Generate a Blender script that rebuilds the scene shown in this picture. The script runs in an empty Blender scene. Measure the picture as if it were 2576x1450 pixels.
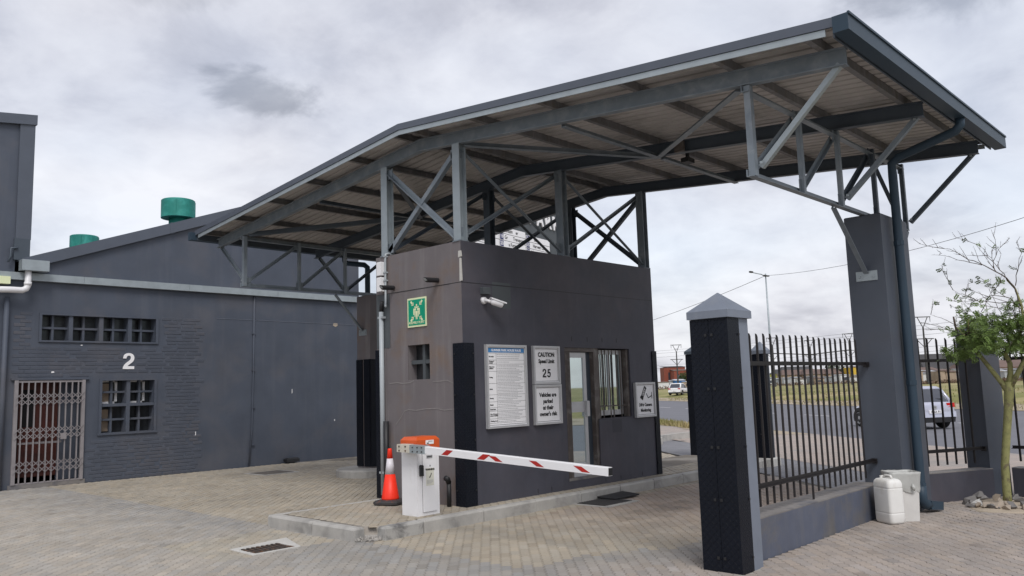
import bpy, bmesh, math, random
from mathutils import Vector, Matrix
random.seed(7)
S = bpy.context.scene
COL = S.collection
R = math.radians
# ------------------------------------------------------------------ camera
cam = bpy.data.cameras.new('camera'); cam.sensor_width = 36.0; cam.lens = 2060.0 / 2576.0 * 36.0
cam.clip_end = 3000.0; cam.clip_start = 0.05
co = bpy.data.objects.new('camera', cam); COL.objects.link(co); S.camera = co
yaw, pit, rol = R(43.3), R(7.06), R(-1.80)
fw = Vector((math.cos(yaw) * math.cos(pit), math.sin(yaw) * math.cos(pit), math.sin(pit)))
rt = Vector((math.sin(yaw), -math.cos(yaw), 0)); up = rt.cross(fw)
r2 = rt * math.cos(rol) + up * math.sin(rol); u2 = -rt * math.sin(rol) + up * math.cos(rol)
CAMP = Vector((0, 0, 1.65))
co.matrix_world = Matrix(((r2.x, u2.x, -fw.x, 0), (r2.y, u2.y, -fw.y, 0), (r2.z, u2.z, -fw.z, 1.65), (0, 0, 0, 1)))
def pix(p):
    d = Vector(p) - CAMP; z = d.dot(fw)
    if z <= 0.01: return (9e9, 9e9)
    return (1288 + d.dot(r2) / z * 2060, 725 - d.dot(u2) / z * 2060)
# ------------------------------------------------------------------ sky and sun
W = bpy.data.worlds.new('World'); S.world = W; W.use_nodes = True
nt = W.node_tree; nt.nodes.clear()
def N(t, **k):
    n = nt.nodes.new(t)
    for a, b in k.items(): setattr(n, a, b)
    return n
def LK(a, b): nt.links.new(a, b)
SUN_EL, SUN_AZ = R(52), R(232)          # azimuth of the sun measured from +X
out = N('ShaderNodeOutputWorld')
sky = N('ShaderNodeTexSky', sky_type='NISHITA', sun_disc=False)
sky.sun_elevation = SUN_EL; sky.sun_rotation = R(90) - SUN_AZ
bg1 = N('ShaderNodeBackground'); bg1.inputs['Strength'].default_value = 0.09
LK(sky.outputs[0], bg1.inputs['Color'])
tc = N('ShaderNodeTexCoord'); sp = N('ShaderNodeSeparateXYZ'); LK(tc.outputs['Generated'], sp.inputs[0])
def MA(op, a, b, c=None):
    n = N('ShaderNodeMath', operation=op)
    for i, v in enumerate((a, b, c)):
        if v is None: continue
        if isinstance(v, (int, float)): n.inputs[i].default_value = v
        else: LK(v, n.inputs[i])
    return n.outputs[0]
zc = MA('ADD', MA('MAXIMUM', sp.outputs[2], 0.0), 0.30)
cx = MA('DIVIDE', sp.outputs[0], zc); cy = MA('DIVIDE', sp.outputs[1], zc)
cb = N('ShaderNodeCombineXYZ'); LK(cx, cb.inputs[0]); LK(cy, cb.inputs[1])
def noise(scale, detail, rough, dist, off):
    mp = N('ShaderNodeMapping'); LK(cb.outputs[0], mp.inputs[0]); mp.inputs['Location'].default_value = off
    n = N('ShaderNodeTexNoise'); LK(mp.outputs[0], n.inputs['Vector'])
    n.inputs['Scale'].default_value = scale; n.inputs['Detail'].default_value = detail
    n.inputs['Roughness'].default_value = rough; n.inputs['Distortion'].default_value = dist
    return n.outputs['Fac']
def ramp(v, pts):
    r = N('ShaderNodeValToRGB'); LK(v, r.inputs[0])
    while len(r.color_ramp.elements) > 1: r.color_ramp.elements.remove(r.color_ramp.elements[-1])
    for i, (p, c) in enumerate(pts):
        e = r.color_ramp.elements[0] if i == 0 else r.color_ramp.elements.new(p)
        e.position = p; e.color = (c[0], c[1], c[2], 1)
    return r.outputs[0]
n1 = noise(1.9, 9, 0.56, 0.25, (3.1, 1.7, 0)); n2 = noise(4.6, 8, 0.58, 0.35, (7.3, 2.2, 4.0)); n3 = noise(0.9, 3, 0.5, 0.1, (1.2, 8.8, 2.0))
mixn = MA('ADD', MA('MULTIPLY', n1, 0.62), MA('MULTIPLY', n2, 0.38))
cloud = ramp(mixn, [(0.33, (0.385, 0.385, 0.425)), (0.42, (0.485, 0.486, 0.527)), (0.475, (0.562, 0.563, 0.60)), (0.54, (0.628, 0.63, 0.662)), (0.63, (0.70, 0.702, 0.728))])
big = ramp(n3, [(0.34, (0.90, 0.90, 0.91)), (0.62, (1.07, 1.07, 1.07))])
mm = N('ShaderNodeMix', data_type='RGBA', blend_type='MULTIPLY'); mm.inputs[0].default_value = 1.0
LK(cloud, mm.inputs[6]); LK(big, mm.inputs[7])
def darkcloud(src, azd, eld, size, depth, flat):    # a ragged darker cloud at one place in the sky
    a, e = R(azd), R(eld); c = Vector((math.cos(a) * math.cos(e), math.sin(a) * math.cos(e), math.sin(e))); t1 = Vector((-math.sin(a), math.cos(a), 0)); t2 = c.cross(t1)
    def dot(v):
        n = N('ShaderNodeVectorMath', operation='DOT_PRODUCT'); LK(tc.outputs['Generated'], n.inputs[0]); n.inputs[1].default_value = v; return n.outputs['Value']
    u = MA('DIVIDE', dot(t1), size); v = MA('DIVIDE', dot(t2), size * flat)
    r = MA('ADD', MA('ADD', MA('MULTIPLY', u, u), MA('MULTIPLY', v, v)), MA('MULTIPLY', MA('SUBTRACT', n2, 0.5), 5.0))
    r = MA('ADD', r, MA('MULTIPLY', MA('LESS_THAN', dot(c), 0.0), 50.0))
    f = N('ShaderNodeMapRange', interpolation_type='SMOOTHSTEP'); LK(r, f.inputs[0])
    for i, q in enumerate((0.1, 1.3, depth, 1.0)): f.inputs[i + 1].default_value = q
    m = N('ShaderNodeVectorMath', operation='SCALE'); LK(src, m.inputs[0]); LK(f.outputs[0], m.inputs['Scale']); return m.outputs[0]
skyc = darkcloud(mm.outputs[2], 60.8, 20.2, 0.070, 0.64, 0.36)
skyc = darkcloud(skyc, 11.5, 25.0, 0.13, 0.70, 0.42)
skyc = darkcloud(skyc, 69.0, 26.5, 0.12, 0.84, 0.25)
bg2 = N('ShaderNodeBackground'); LK(skyc, bg2.inputs['Color']); bg2.inputs['Strength'].default_value = 1.0
cov = ramp(n3, [(0.38, (0.96, 0.96, 0.96)), (0.60, (0.62, 0.62, 0.62))])
ms = N('ShaderNodeMixShader'); LK(cov, ms.inputs[0]); LK(bg1.outputs[0], ms.inputs[1]); LK(bg2.outputs[0], ms.inputs[2])
LK(ms.outputs[0], out.inputs[0])
sl = bpy.data.lights.new('sun', 'SUN'); sl.energy = 1.4; sl.angle = R(24); sl.color = (1.0, 0.98, 0.955)
so = bpy.data.objects.new('sun', sl); COL.objects.link(so)
sd = Vector((math.cos(SUN_AZ) * math.cos(SUN_EL), math.sin(SUN_AZ) * math.cos(SUN_EL), math.sin(SUN_EL)))
so.rotation_euler = sd.to_track_quat('Z', 'Y').to_euler()
S.view_settings.view_transform = 'Standard'; S.view_settings.look = 'None'; S.view_settings.gamma = 1.0
S.view_settings.exposure = 0.58; S.view_settings.use_curve_mapping = False
try:
    S.cycles.max_bounces = 6; S.cycles.use_denoising = True
except Exception: pass
# ------------------------------------------------------------------ materials
MATS = {}
def mat(name, c, rough=0.7, var=0.12, scale=3.0, bump=0.0, bscale=60.0, metal=0.0, spec=0.4, c2=None, c2s=1.2, c2lo=0.5, c2hi=0.65,
        streak=None, pattern=None, attr=None, emit=None, coat=0.0, fine=0.0):
    if name in MATS: return MATS[name]
    m = bpy.data.materials.new(name); m.use_nodes = True; t = m.node_tree; b = t.nodes['Principled BSDF']
    def n(ty, **k):
        x = t.nodes.new(ty)
        for a, v in k.items(): setattr(x, a, v)
        return x
    L = t.links.new
    g = n('ShaderNodeNewGeometry')
    pos = g.outputs['Position']
    def nz(sc, det=5, ro=0.6, vec=pos, di=0.0):
        x = n('ShaderNodeTexNoise'); L(vec, x.inputs['Vector']); x.inputs['Scale'].default_value = sc
        x.inputs['Detail'].default_value = det; x.inputs['Roughness'].default_value = ro; x.inputs['Distortion'].default_value = di
        return x.outputs['Fac']
    def mr(v, a, b_, c_, d):
        x = n('ShaderNodeMapRange'); L(v, x.inputs[0])
        for i, q in enumerate((a, b_, c_, d)): x.inputs[i + 1].default_value = q
        return x.outputs[0]
    def mix(f, a, b_, mode='MIX'):
        x = n('ShaderNodeMix', data_type='RGBA', blend_type=mode)
        if isinstance(f, (int, float)): x.inputs[0].default_value = f
        else: L(f, x.inputs[0])
        for i, v in ((6, a), (7, b_)):
            if isinstance(v, (tuple, list)): x.inputs[i].default_value = (v[0], v[1], v[2], 1)
            else: L(v, x.inputs[i])
        return x.outputs[2]
    col = (c[0], c[1], c[2])
    if attr == 'object':
        oi = n('ShaderNodeObjectInfo'); col = oi.outputs['Color']
    elif attr:
        at = n('ShaderNodeAttribute', attribute_name=attr); col = at.outputs['Color']
    if c2: col = mix(mr(nz(c2s, 6, 0.62, di=0.4), c2lo, c2hi, 0, 1), col, c2)
    if streak:                       # vertical run-marks: noise stretched in z
        sc_, amt, sx = streak
        mp = n('ShaderNodeMapping'); L(pos, mp.inputs[0]); mp.inputs['Scale'].default_value = (sx, sx, sx * 0.07)
        col = mix(mr(nz(1.0, 5, 0.6, mp.outputs[0]), 0.52, 0.75, 0, amt), col, sc_)
    if var:
        v = mr(nz(scale, 6), 0.25, 0.75, 1 - var, 1 + var)
        x = n('ShaderNodeVectorMath', operation='SCALE')
        if isinstance(col, tuple): x.inputs[0].default_value = col
        else: L(col, x.inputs[0])
        L(v, x.inputs['Scale']); col = x.outputs[0]
    if fine:
        v = mr(nz(180, 2), 0.3, 0.7, 1 - fine, 1 + fine)
        x = n('ShaderNodeVectorMath', operation='SCALE')
        if isinstance(col, tuple): x.inputs[0].default_value = col
        else: L(col, x.inputs[0])
        L(v, x.inputs['Scale']); col = x.outputs[0]
    if isinstance(col, tuple): b.inputs['Base Color'].default_value = (*col, 1)
    else: L(col, b.inputs['Base Color'])
    b.inputs['Roughness'].default_value = rough; b.inputs['Metallic'].default_value = metal
    b.inputs['Specular IOR Level'].default_value = spec
    if coat: b.inputs['Coat Weight'].default_value = coat; b.inputs['Coat Roughness'].default_value = 0.08
    if emit: b.inputs['Emission Color'].default_value = (*emit, 1); b.inputs['Emission Strength'].default_value = 1.0
    h = None
    if bump: h = (nz(bscale, 4), bump)
    if pattern == 'pave':
        mp = n('ShaderNodeMapping'); L(pos, mp.inputs[0]); mp.inputs['Rotation'].default_value = (0, 0, R(45))
        bk = n('ShaderNodeTexBrick'); L(mp.outputs[0], bk.inputs['Vector']); bk.inputs['Scale'].default_value = 1.0; bk.inputs['Brick Width'].default_value = 0.2; bk.inputs['Row Height'].default_value = 0.1
        bk.inputs['Mortar Size'].default_value = 0.006; bk.inputs['Color1'].default_value = (1.08, 1.06, 1.04, 1); bk.inputs['Color2'].default_value = (0.9, 0.92, 0.94, 1); bk.inputs['Mortar'].default_value = (0.55, 0.53, 0.5, 1)
        L(mix(1.0, col, bk.outputs['Color'], 'MULTIPLY'), b.inputs['Base Color'])
    if pattern == 'tread':           # raised five-bar lugs of checker plate
        ad = n('ShaderNodeVectorMath', operation='DOT_PRODUCT'); L(pos, ad.inputs[0]); ad.inputs[1].default_value = (1, 1, 0)
        s2 = n('ShaderNodeSeparateXYZ'); L(pos, s2.inputs[0])
        def ma(op, a, b_=None):
            x = n('ShaderNodeMath', operation=op)
            for i, q in enumerate((a, b_)):
                if q is None: continue
                if isinstance(q, (int, float)): x.inputs[i].default_value = q
                else: L(q, x.inputs[i])
            return x.outputs[0]
        u = ma('MULTIPLY', ad.outputs['Value'], 30.0); w = ma('MULTIPLY', s2.outputs[2], 30.0)
        par = ma('MODULO', ma('ADD', ma('FLOOR', u), ma('FLOOR', w)), 2.0)
        du = ma('SUBTRACT', ma('FRACT', u), 0.5); dw = ma('SUBTRACT', ma('FRACT', w), 0.5)
        a1 = ma('ADD', du, dw); a2 = ma('SUBTRACT', du, dw)
        lo1 = ma('ADD', ma('ABSOLUTE', ma('MULTIPLY', a1, 4.6)), ma('ABSOLUTE', ma('MULTIPLY', a2, 1.1)))
        lo2 = ma('ADD', ma('ABSOLUTE', ma('MULTIPLY', a2, 4.6)), ma('ABSOLUTE', ma('MULTIPLY', a1, 1.1)))
        pick = n('ShaderNodeMix', data_type='FLOAT'); L(par, pick.inputs[0]); L(lo1, pick.inputs[2]); L(lo2, pick.inputs[3])
        h = (mr(pick.outputs[0], 0.5, 1.0, 1, 0), 0.9)
    if h:
        bp = n('ShaderNodeBump'); bp.inputs['Strength'].default_value = h[1]; bp.inputs['Distance'].default_value = 0.004 if pattern != 'tread' else 0.008
        L(h[0], bp.inputs['Height']); L(bp.outputs[0], b.inputs['Normal'])
    MATS[name] = m
    return m
M_wallL = mat('slate grey painted plaster', (0.071, 0.083, 0.110), 0.62, 0.14, 1.4, 0.25, 35, c2=(0.088, 0.093, 0.112), c2s=0.7, streak=((0.13, 0.135, 0.155), 0.25, 5.0))
M_brick = mat('slate grey painted brick', (0.074, 0.083, 0.106), 0.48, 0.14, 2.0, 0.35, 45, c2=(0.092, 0.094, 0.11), c2s=0.9)
M_gh = mat('charcoal painted plaster', (0.061, 0.061, 0.078), 0.62, 0.17, 2.6, 0.25, 40, c2=(0.074, 0.068, 0.082), c2s=0.9, c2lo=0.46, c2hi=0.62, streak=((0.105, 0.10, 0.115), 0.28, 6.0))
M_ghx = mat('faded brown charcoal plaster', (0.150, 0.134, 0.138), 0.7, 0.14, 1.6, 0.25, 40, c2=(0.170, 0.122, 0.094), c2s=1.7, c2lo=0.5, c2hi=0.75, streak=((0.24, 0.225, 0.222), 0.5, 7.0))
M_gh2 = mat('grey touch up paint', (0.075, 0.085, 0.092), 0.6, 0.06)
M_gh3 = mat('dark touch up paint', (0.042, 0.042, 0.054), 0.6, 0.06)
M_col = mat('dark grey column paint', (0.072, 0.083, 0.106), 0.55, 0.12, 1.6, 0.2, 40, c2=(0.078, 0.082, 0.098), c2s=0.8, streak=((0.10, 0.105, 0.12), 0.2, 6.0))
M_cap = mat('mid grey pillar paint', (0.175, 0.197, 0.24), 0.55, 0.1, 4, 0.2, 50, streak=((0.3, 0.3, 0.31), 0.2, 8.0))
M_low = mat('grey low wall paint', (0.095, 0.107, 0.145), 0.6, 0.15, 2.5, 0.3, 40, c2=(0.13, 0.125, 0.125), c2s=2.0, streak=((0.17, 0.165, 0.165), 0.45, 9.0))
M_lowt = mat('dusty wall top', (0.20, 0.185, 0.175), 0.8, 0.2, 4, 0.3, 50, c2=(0.11, 0.11, 0.125), c2s=3.0)
M_tread = mat('black checker plate', (0.0065, 0.0085, 0.0145), 0.42, 0.18, 4, spec=0.17, pattern='tread')
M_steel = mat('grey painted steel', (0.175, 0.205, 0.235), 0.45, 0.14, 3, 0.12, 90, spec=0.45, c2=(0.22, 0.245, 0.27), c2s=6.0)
M_steeld = mat('dark blue grey and shaded steel', (0.062, 0.078, 0.098), 0.45, 0.14, 3, 0.12, 90, spec=0.4)  # also the shaded copy of the canopy steel, for members deeper under the roof
M_gpost = mat('pale grey painted steel', (0.27, 0.31, 0.335), 0.42, 0.1, 5, 0.1, 80, spec=0.45)
M_galv = mat('galvanised steel', (0.33, 0.37, 0.39), 0.42, 0.12, 6, 0.1, 80, metal=0.3, spec=0.5)
M_purl = mat('weathered purlin steel', (0.165, 0.162, 0.165), 0.6, 0.25, 3, 0.2, 40, c2=(0.15, 0.135, 0.125), c2s=5.0, streak=((0.36, 0.34, 0.33), 0.4, 14.0))
M_sheet = mat('weathered roof sheet', (0.48, 0.45, 0.43), 0.6, 0.10, 2.0, 0.1, 30, c2=(0.36, 0.335, 0.315), c2s=1.3)
M_fasc = mat('grey fascia flashing', (0.082, 0.095, 0.122), 0.45, 0.08, 3, spec=0.45)
M_gut = mat('dark blue gutter', (0.034, 0.055, 0.078), 0.45, 0.08, 3, spec=0.22)
M_white = mat('white paint', (0.80, 0.79, 0.80), 0.4, 0.03, 3, spec=0.45)
M_whited = mat('worn white paint', (0.78, 0.77, 0.78), 0.42, 0.05, 3, spec=0.4, c2=(0.62, 0.6, 0.57), c2s=5.0, c2lo=0.58, c2hi=0.8)
M_sign = mat('white sign face', (0.86, 0.85, 0.86), 0.45, 0.03, 5)
M_alu = mat('aluminium frame', (0.50, 0.50, 0.51), 0.4, 0.06, 8, metal=0.35, spec=0.5)
M_blk = mat('black print', (0.012, 0.012, 0.014), 0.6, 0)
M_prt = mat('grey print', (0.42, 0.42, 0.43), 0.6, 0)
M_blue = mat('blue print', (0.045, 0.22, 0.50), 0.5, 0)
M_navy = mat('navy print', (0.012, 0.02, 0.13), 0.5, 0)
M_green = mat('green safety print', (0.0, 0.30, 0.17), 0.45, 0.03)
M_cream = mat('photoluminescent cream', (0.72, 0.76, 0.48), 0.5, 0)
M_orange = mat('orange moulded plastic', (0.62, 0.095, 0.02), 0.4, 0.07, 5, spec=0.45)
M_conered = mat('fluorescent orange red cone', (0.90, 0.035, 0.012), 0.45, 0.06, 4)
M_conew = mat('grey white reflective sleeve', (0.66, 0.63, 0.66), 0.35, 0.05, 8)
M_rub = mat('worn black rubber', (0.045, 0.042, 0.043), 0.7, 0.2, 10, 0.3, 60, c2=(0.20, 0.075, 0.035), c2s=14, c2lo=0.6, c2hi=0.75)
M_red = mat('red reflective tape', (0.42, 0.02, 0.015), 0.35, 0.08, 8)
M_black = mat('matt black plastic', (0.018, 0.018, 0.02), 0.5, 0.1)
M_rubble = mat('crumbled concrete', (0.34, 0.32, 0.295), 0.95, 0.3, 25, 0.8, 90, fine=0.25)
M_conc = mat('concrete', (0.40, 0.385, 0.36), 0.85, 0.14, 5, 0.35, 60, c2=(0.28, 0.27, 0.255), c2s=2.5, fine=0.12)
M_concd = mat('scuffed blackened concrete', (0.36, 0.35, 0.33), 0.85, 0.2, 4, 0.4, 60, c2=(0.06, 0.06, 0.062), c2s=3.4, c2lo=0.47, c2hi=0.66, fine=0.12)
M_concw = mat('pale mortar', (0.50, 0.485, 0.455), 0.85, 0.12, 6, 0.3, 60, fine=0.1)
M_iron = mat('rusty cast iron', (0.07, 0.055, 0.045), 0.7, 0.25, 12, 0.3, 80, c2=(0.16, 0.085, 0.05), c2s=10)
M_irong = mat('grey cast iron', (0.055, 0.053, 0.053), 0.65, 0.2, 12, 0.3, 80)
M_pav = mat('paver field clay grey', (0.3, 0.28, 0.25), 0.85, 0.16, 1.1, 0.4, 220, attr='col', fine=0.18)
M_pav1 = mat('paver single clay grey', (0.3, 0.28, 0.25), 0.85, 0.16, 1.1, 0.4, 220, attr='object', fine=0.18)
M_bed = mat('jointing sand', (0.165, 0.145, 0.12), 0.95, 0.3, 1.2, 0.4, 120, c2=(0.31, 0.28, 0.245), c2s=0.7, c2lo=0.46, c2hi=0.56)
M_sand = mat('loose sand', (0.40, 0.335, 0.26), 0.95, 0.14, 6, 0.5, 90, fine=0.15)
M_road = mat('asphalt', (0.145, 0.145, 0.162), 0.85, 0.1, 0.5, 0.3, 120, fine=0.1)
M_mark = mat('road paint', (0.66, 0.65, 0.64), 0.7, 0.12, 4)
M_grass = mat('dry grass', (0.185, 0.18, 0.055), 0.95, 0.25, 0.25, 0.6, 3, c2=(0.34, 0.28, 0.14), c2s=0.12, c2lo=0.45, c2hi=0.62)
M_verge = mat('sandy verge', (0.36, 0.30, 0.22), 0.95, 0.2, 0.7, 0.4, 8, c2=(0.16, 0.13, 0.06), c2s=0.5)
M_apron = mat('pinkish brick apron', (0.36, 0.305, 0.27), 0.9, 0.12, 1.2, 0.2, 20, c2=(0.30, 0.275, 0.255), c2s=0.6, pattern='pave')
M_apg = mat('blue grey brick band', (0.20, 0.20, 0.215), 0.9, 0.12, 2, 0.2, 20, pattern='pave')
M_teal = mat('faded teal sheet metal', (0.024, 0.235, 0.195), 0.6, 0.16, 3, c2=(0.05, 0.32, 0.27), c2s=3, streak=((0.008, 0.12, 0.10), 0.4, 7))
M_pvc = mat('white pvc pipe', (0.72, 0.71, 0.72), 0.35, 0.03)
M_gpipe = mat('pale grey pipe', (0.36, 0.39, 0.41), 0.4, 0.05)
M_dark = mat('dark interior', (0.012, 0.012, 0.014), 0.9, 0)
M_wood = mat('red brown door paint', (0.075, 0.018, 0.013), 0.5, 0.2, 4, c2=(0.04, 0.013, 0.011), c2s=3)
M_brownf = mat('weathered brown steel frame', (0.10, 0.083, 0.074), 0.55, 0.2, 6, c2=(0.17, 0.155, 0.145), c2s=6)
M_pal = mat('dark brown palisade steel', (0.014, 0.0115, 0.012), 0.45, 0.2, 5, spec=0.4)
M_gate = mat('grey brown trellis steel', (0.255, 0.236, 0.242), 0.5, 0.14, 5)
M_bag = mat('translucent bin liner', (0.44, 0.44, 0.42), 0.35, 0.1, 10, 0.5, 30)
M_bin = mat('off white bin plastic', (0.60, 0.585, 0.56), 0.5, 0.08, 6, c2=(0.42, 0.39, 0.35), c2s=4, c2lo=0.55, c2hi=0.8)
M_jer = mat('milky jerrycan plastic', (0.74, 0.73, 0.70), 0.45, 0.05, 5, c2=(0.55, 0.51, 0.45), c2s=5, c2lo=0.58, c2hi=0.8)
M_bark = mat('yellow green bark', (0.25, 0.245, 0.10), 0.8, 0.25, 14, 0.9, 55, c2=(0.15, 0.125, 0.075), c2s=11, c2lo=0.52, c2hi=0.62, fine=0.15)
M_twig = mat('grey brown twig', (0.10, 0.075, 0.06), 0.85, 0.15, 8)
M_leaf = mat('feathery green leaf', (0.125, 0.19, 0.045), 0.6, 0.35, 3.0)
M_stone = mat('grey field stone', (0.17, 0.16, 0.155), 0.85, 0.25, 6, 0.5, 40)
M_stone2 = mat('tan field stone', (0.38, 0.32, 0.26), 0.85, 0.2, 6, 0.5, 40)
M_stone3 = mat('pale field stone', (0.46, 0.45, 0.43), 0.85, 0.2, 6, 0.5, 40)
M_silver = mat('silver car paint', (0.50, 0.51, 0.60), 0.28, 0.02, 2, metal=0.35, spec=0.5, coat=0.6)
M_carw = mat('white car paint', (0.76, 0.76, 0.76), 0.3, 0.02, 2, coat=0.5)
M_carr = mat('red car paint', (0.50, 0.015, 0.015), 0.3, 0.02, 2, coat=0.5)
M_cglass = mat('tinted car glass', (0.05, 0.055, 0.07), 0.06, 0, spec=0.9)
M_tyre = mat('tyre rubber', (0.018, 0.018, 0.018), 0.8, 0.1)
M_rim = mat('alloy rim', (0.45, 0.45, 0.46), 0.3, 0.05, metal=0.6)
M_tail = mat('red tail lamp', (0.5, 0.012, 0.01), 0.2, 0)
M_fb = mat('face brick red', (0.23, 0.065, 0.042), 0.85, 0.12, 0.4)
M_rooft = mat('brown roof tile', (0.15, 0.105, 0.09), 0.85, 0.2, 0.3)
M_roofd = mat('dark grey roof tile', (0.06, 0.058, 0.06), 0.85, 0.2, 0.3)
M_lime = mat('lime yellow wall', (0.5, 0.5, 0.09), 0.85, 0.1, 0.3)
M_yel = mat('ochre yellow wall', (0.62, 0.42, 0.06), 0.85, 0.1, 0.3)
M_shk = [mat('shack sheet pale', (0.42, 0.43, 0.45), 0.7, 0.25, 0.8), mat('shack sheet grey', (0.24, 0.25, 0.265), 0.7, 0.25, 0.8),
         mat('shack board tan', (0.36, 0.28, 0.21), 0.8, 0.25, 0.8), mat('shack white', (0.62, 0.62, 0.62), 0.7, 0.15, 0.8), mat('shack blue', (0.03, 0.13, 0.32), 0.7, 0.15, 0.8), mat('shack pink', (0.5, 0.34, 0.32), 0.7, 0.15, 0.8)]
M_bush = mat('dull green bush', (0.05, 0.075, 0.025), 0.9, 0.35, 0.6)
M_scrub = mat('brown scrub', (0.17, 0.12, 0.085), 0.95, 0.35, 0.5)
def glass(name, tint, rough=0.03, refl=0.55):
    m = bpy.data.materials.new(name); m.use_nodes = True; t = m.node_tree
    b = t.nodes['Principled BSDF']; o = t.nodes['Material Output']
    b.inputs['Base Color'].default_value = (*tint, 1); b.inputs['Roughness'].default_value = 0.5
    gl = t.nodes.new('ShaderNodeBsdfGlossy'); gl.inputs['Color'].default_value = (0.80, 0.90, 0.92, 1); gl.inputs['Roughness'].default_value = rough
    fr = t.nodes.new('ShaderNodeLayerWeight'); fr.inputs['Blend'].default_value = 0.35
    mr = t.nodes.new('ShaderNodeMapRange'); mr.inputs[3].default_value = refl; mr.inputs[4].default_value = 1.0
    t.links.new(fr.outputs['Fresnel'], mr.inputs[0])
    mx = t.nodes.new('ShaderNodeMixShader'); t.links.new(mr.outputs[0], mx.inputs[0]); t.links.new(b.outputs[0], mx.inputs[1]); t.links.new(gl.outputs[0], mx.inputs[2])
    t.links.new(mx.outputs[0], o.inputs[0]); return m
M_glass = glass('reflective door glass', (0.02, 0.06, 0.06), 0.02, 0.62)
M_wglass = glass('dark window glass', (0.008, 0.009, 0.012), 0.15, 0.03)
# ------------------------------------------------------------------ mesh helpers
class MB:
    def __init__(s): s.v = []; s.f = []; s.m = []
    def quad(s, *p, mi=0):
        i = len(s.v); s.v += [tuple(q) for q in p]; s.f.append(tuple(range(i, i + len(p)))); s.m.append(mi); return s
    def box(s, x0, x1, y0, y1, z0, z1, mi=0):
        i = len(s.v)
        s.v += [(x0, y0, z0), (x1, y0, z0), (x1, y1, z0), (x0, y1, z0), (x0, y0, z1), (x1, y0, z1), (x1, y1, z1), (x0, y1, z1)]
        for f in ((0, 3, 2, 1), (4, 5, 6, 7), (0, 1, 5, 4), (1, 2, 6, 5), (2, 3, 7, 6), (3, 0, 4, 7)):
            s.f.append(tuple(i + k for k in f)); s.m.append(mi)
        return s
    def cbox(s, x0, x1, y0, y1, z0, z1, c, mi=0):      # box with chamfered top edges
        s.loft([[(x0, y0, z0), (x1, y0, z0), (x1, y1, z0), (x0, y1, z0)], [(x0, y0, z1 - c), (x1, y0, z1 - c), (x1, y1, z1 - c), (x0, y1, z1 - c)],
                [(x0 + c, y0 + c, z1), (x1 - c, y0 + c, z1), (x1 - c, y1 - c, z1), (x0 + c, y1 - c, z1)]], mi=mi); return s
    def loft(s, rings, caps=True, mi=0, closed=True):
        b = len(s.v); n = len(rings[0])
        for r in rings: s.v += [tuple(q) for q in r]
        for k in range(len(rings) - 1):
            for j in range(n if closed else n - 1):
                a = b + k * n + j; c = b + k * n + (j + 1) % n
                s.f.append((a, c, c + n, a + n)); s.m.append(mi)
        if caps:
            s.f.append(tuple(b + j for j in reversed(range(n)))); s.m.append(mi)
            s.f.append(tuple(b + (len(rings) - 1) * n + j for j in range(n))); s.m.append(mi)
        return s
    def sweep(s, p0, p1, prof, upv=(0, 0, 1), mi=0):
        p0 = Vector(p0); p1 = Vector(p1); d = (p1 - p0).normalized(); u = Vector(upv)
        sd_ = d.cross(u)
        if sd_.length < 1e-4: sd_ = d.cross(Vector((1, 0, 0)))
        sd_.normalize(); u = sd_.cross(d)
        s.loft([[p + sd_ * a + u * b for a, b in prof] for p in (p0, p1)], mi=mi); return s
    def tube(s, pts, r, n=8, mi=0, caps=True):
        pts = [Vector(p) for p in pts]; rr = r if isinstance(r, (list, tuple)) else [r] * len(pts)
        rings = []; pu = None
        for i, p in enumerate(pts):
            d = ((pts[min(i + 1, len(pts) - 1)] - p).normalized() + (p - pts[max(i - 1, 0)]).normalized())
            if d.length < 1e-6: d = Vector((0, 0, 1))
            d.normalize()
            if pu is None:
                a = Vector((0, 0, 1)) if abs(d.z) < 0.9 else Vector((1, 0, 0)); pu = (a - d * a.dot(d)).normalized()
            else:
                q = pu - d * pu.dot(d)
                if q.length > 1e-5: pu = q.normalized()
            w = d.cross(pu)
            rings.append([p + (pu * math.cos(2 * math.pi * k / n) + w * math.sin(2 * math.pi * k / n)) * rr[i] for k in range(n)])
        s.loft(rings, caps, mi); return s
    def lathe(s, cx, cy, prof, n=20, mi=0):
        s.loft([[(cx + r * math.cos(2 * math.pi * k / n), cy + r * math.sin(2 * math.pi * k / n), z) for k in range(n)] for r, z in prof], mi=mi); return s
    def build(s, name, m, parent=None, smooth=False, base=None):
        me = bpy.data.meshes.new(name)
        off = Vector((0, 0, 0))
        if parent is not None: off = ORG.get(parent.name, off)
        elif base is not None: off = Vector(base)
        me.from_pydata([(v[0] - off.x, v[1] - off.y, v[2] - off.z) for v in s.v], [], s.f)
        for q in (m if isinstance(m, (list, tuple)) else [m]): me.materials.append(q)
        if any(s.m): me.polygons.foreach_set('material_index', s.m)
        if smooth: me.polygons.foreach_set('use_smooth', [True] * len(me.polygons))
        o = bpy.data.objects.new(name, me); COL.objects.link(o)
        if parent is not None: o.parent = parent
        else: o.location = off
        ORG[o.name] = off
        return o
ORG = {}
def fix_normals(o):
    bm = bmesh.new(); bm.from_mesh(o.data); bmesh.ops.recalc_face_normals(bm, faces=bm.faces); bm.to_mesh(o.data); bm.free(); return o
def tag(o, label=None, cat=None, group=None, kind=None):
    if label: o['label'] = label
    if cat: o['category'] = cat
    if group: o['group'] = group
    if kind: o['kind'] = kind
    return o
def thing(name, label, cat, loc=(0, 0, 0), group=None):
    o = bpy.data.objects.new(name, None); COL.objects.link(o); o.location = loc; o.empty_display_size = 0.2
    ORG[o.name] = Vector(loc); return tag(o, label, cat, group)
def struct(o, label=None): o['kind'] = 'structure'; (label and o.__setitem__('label', label)); return o
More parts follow.
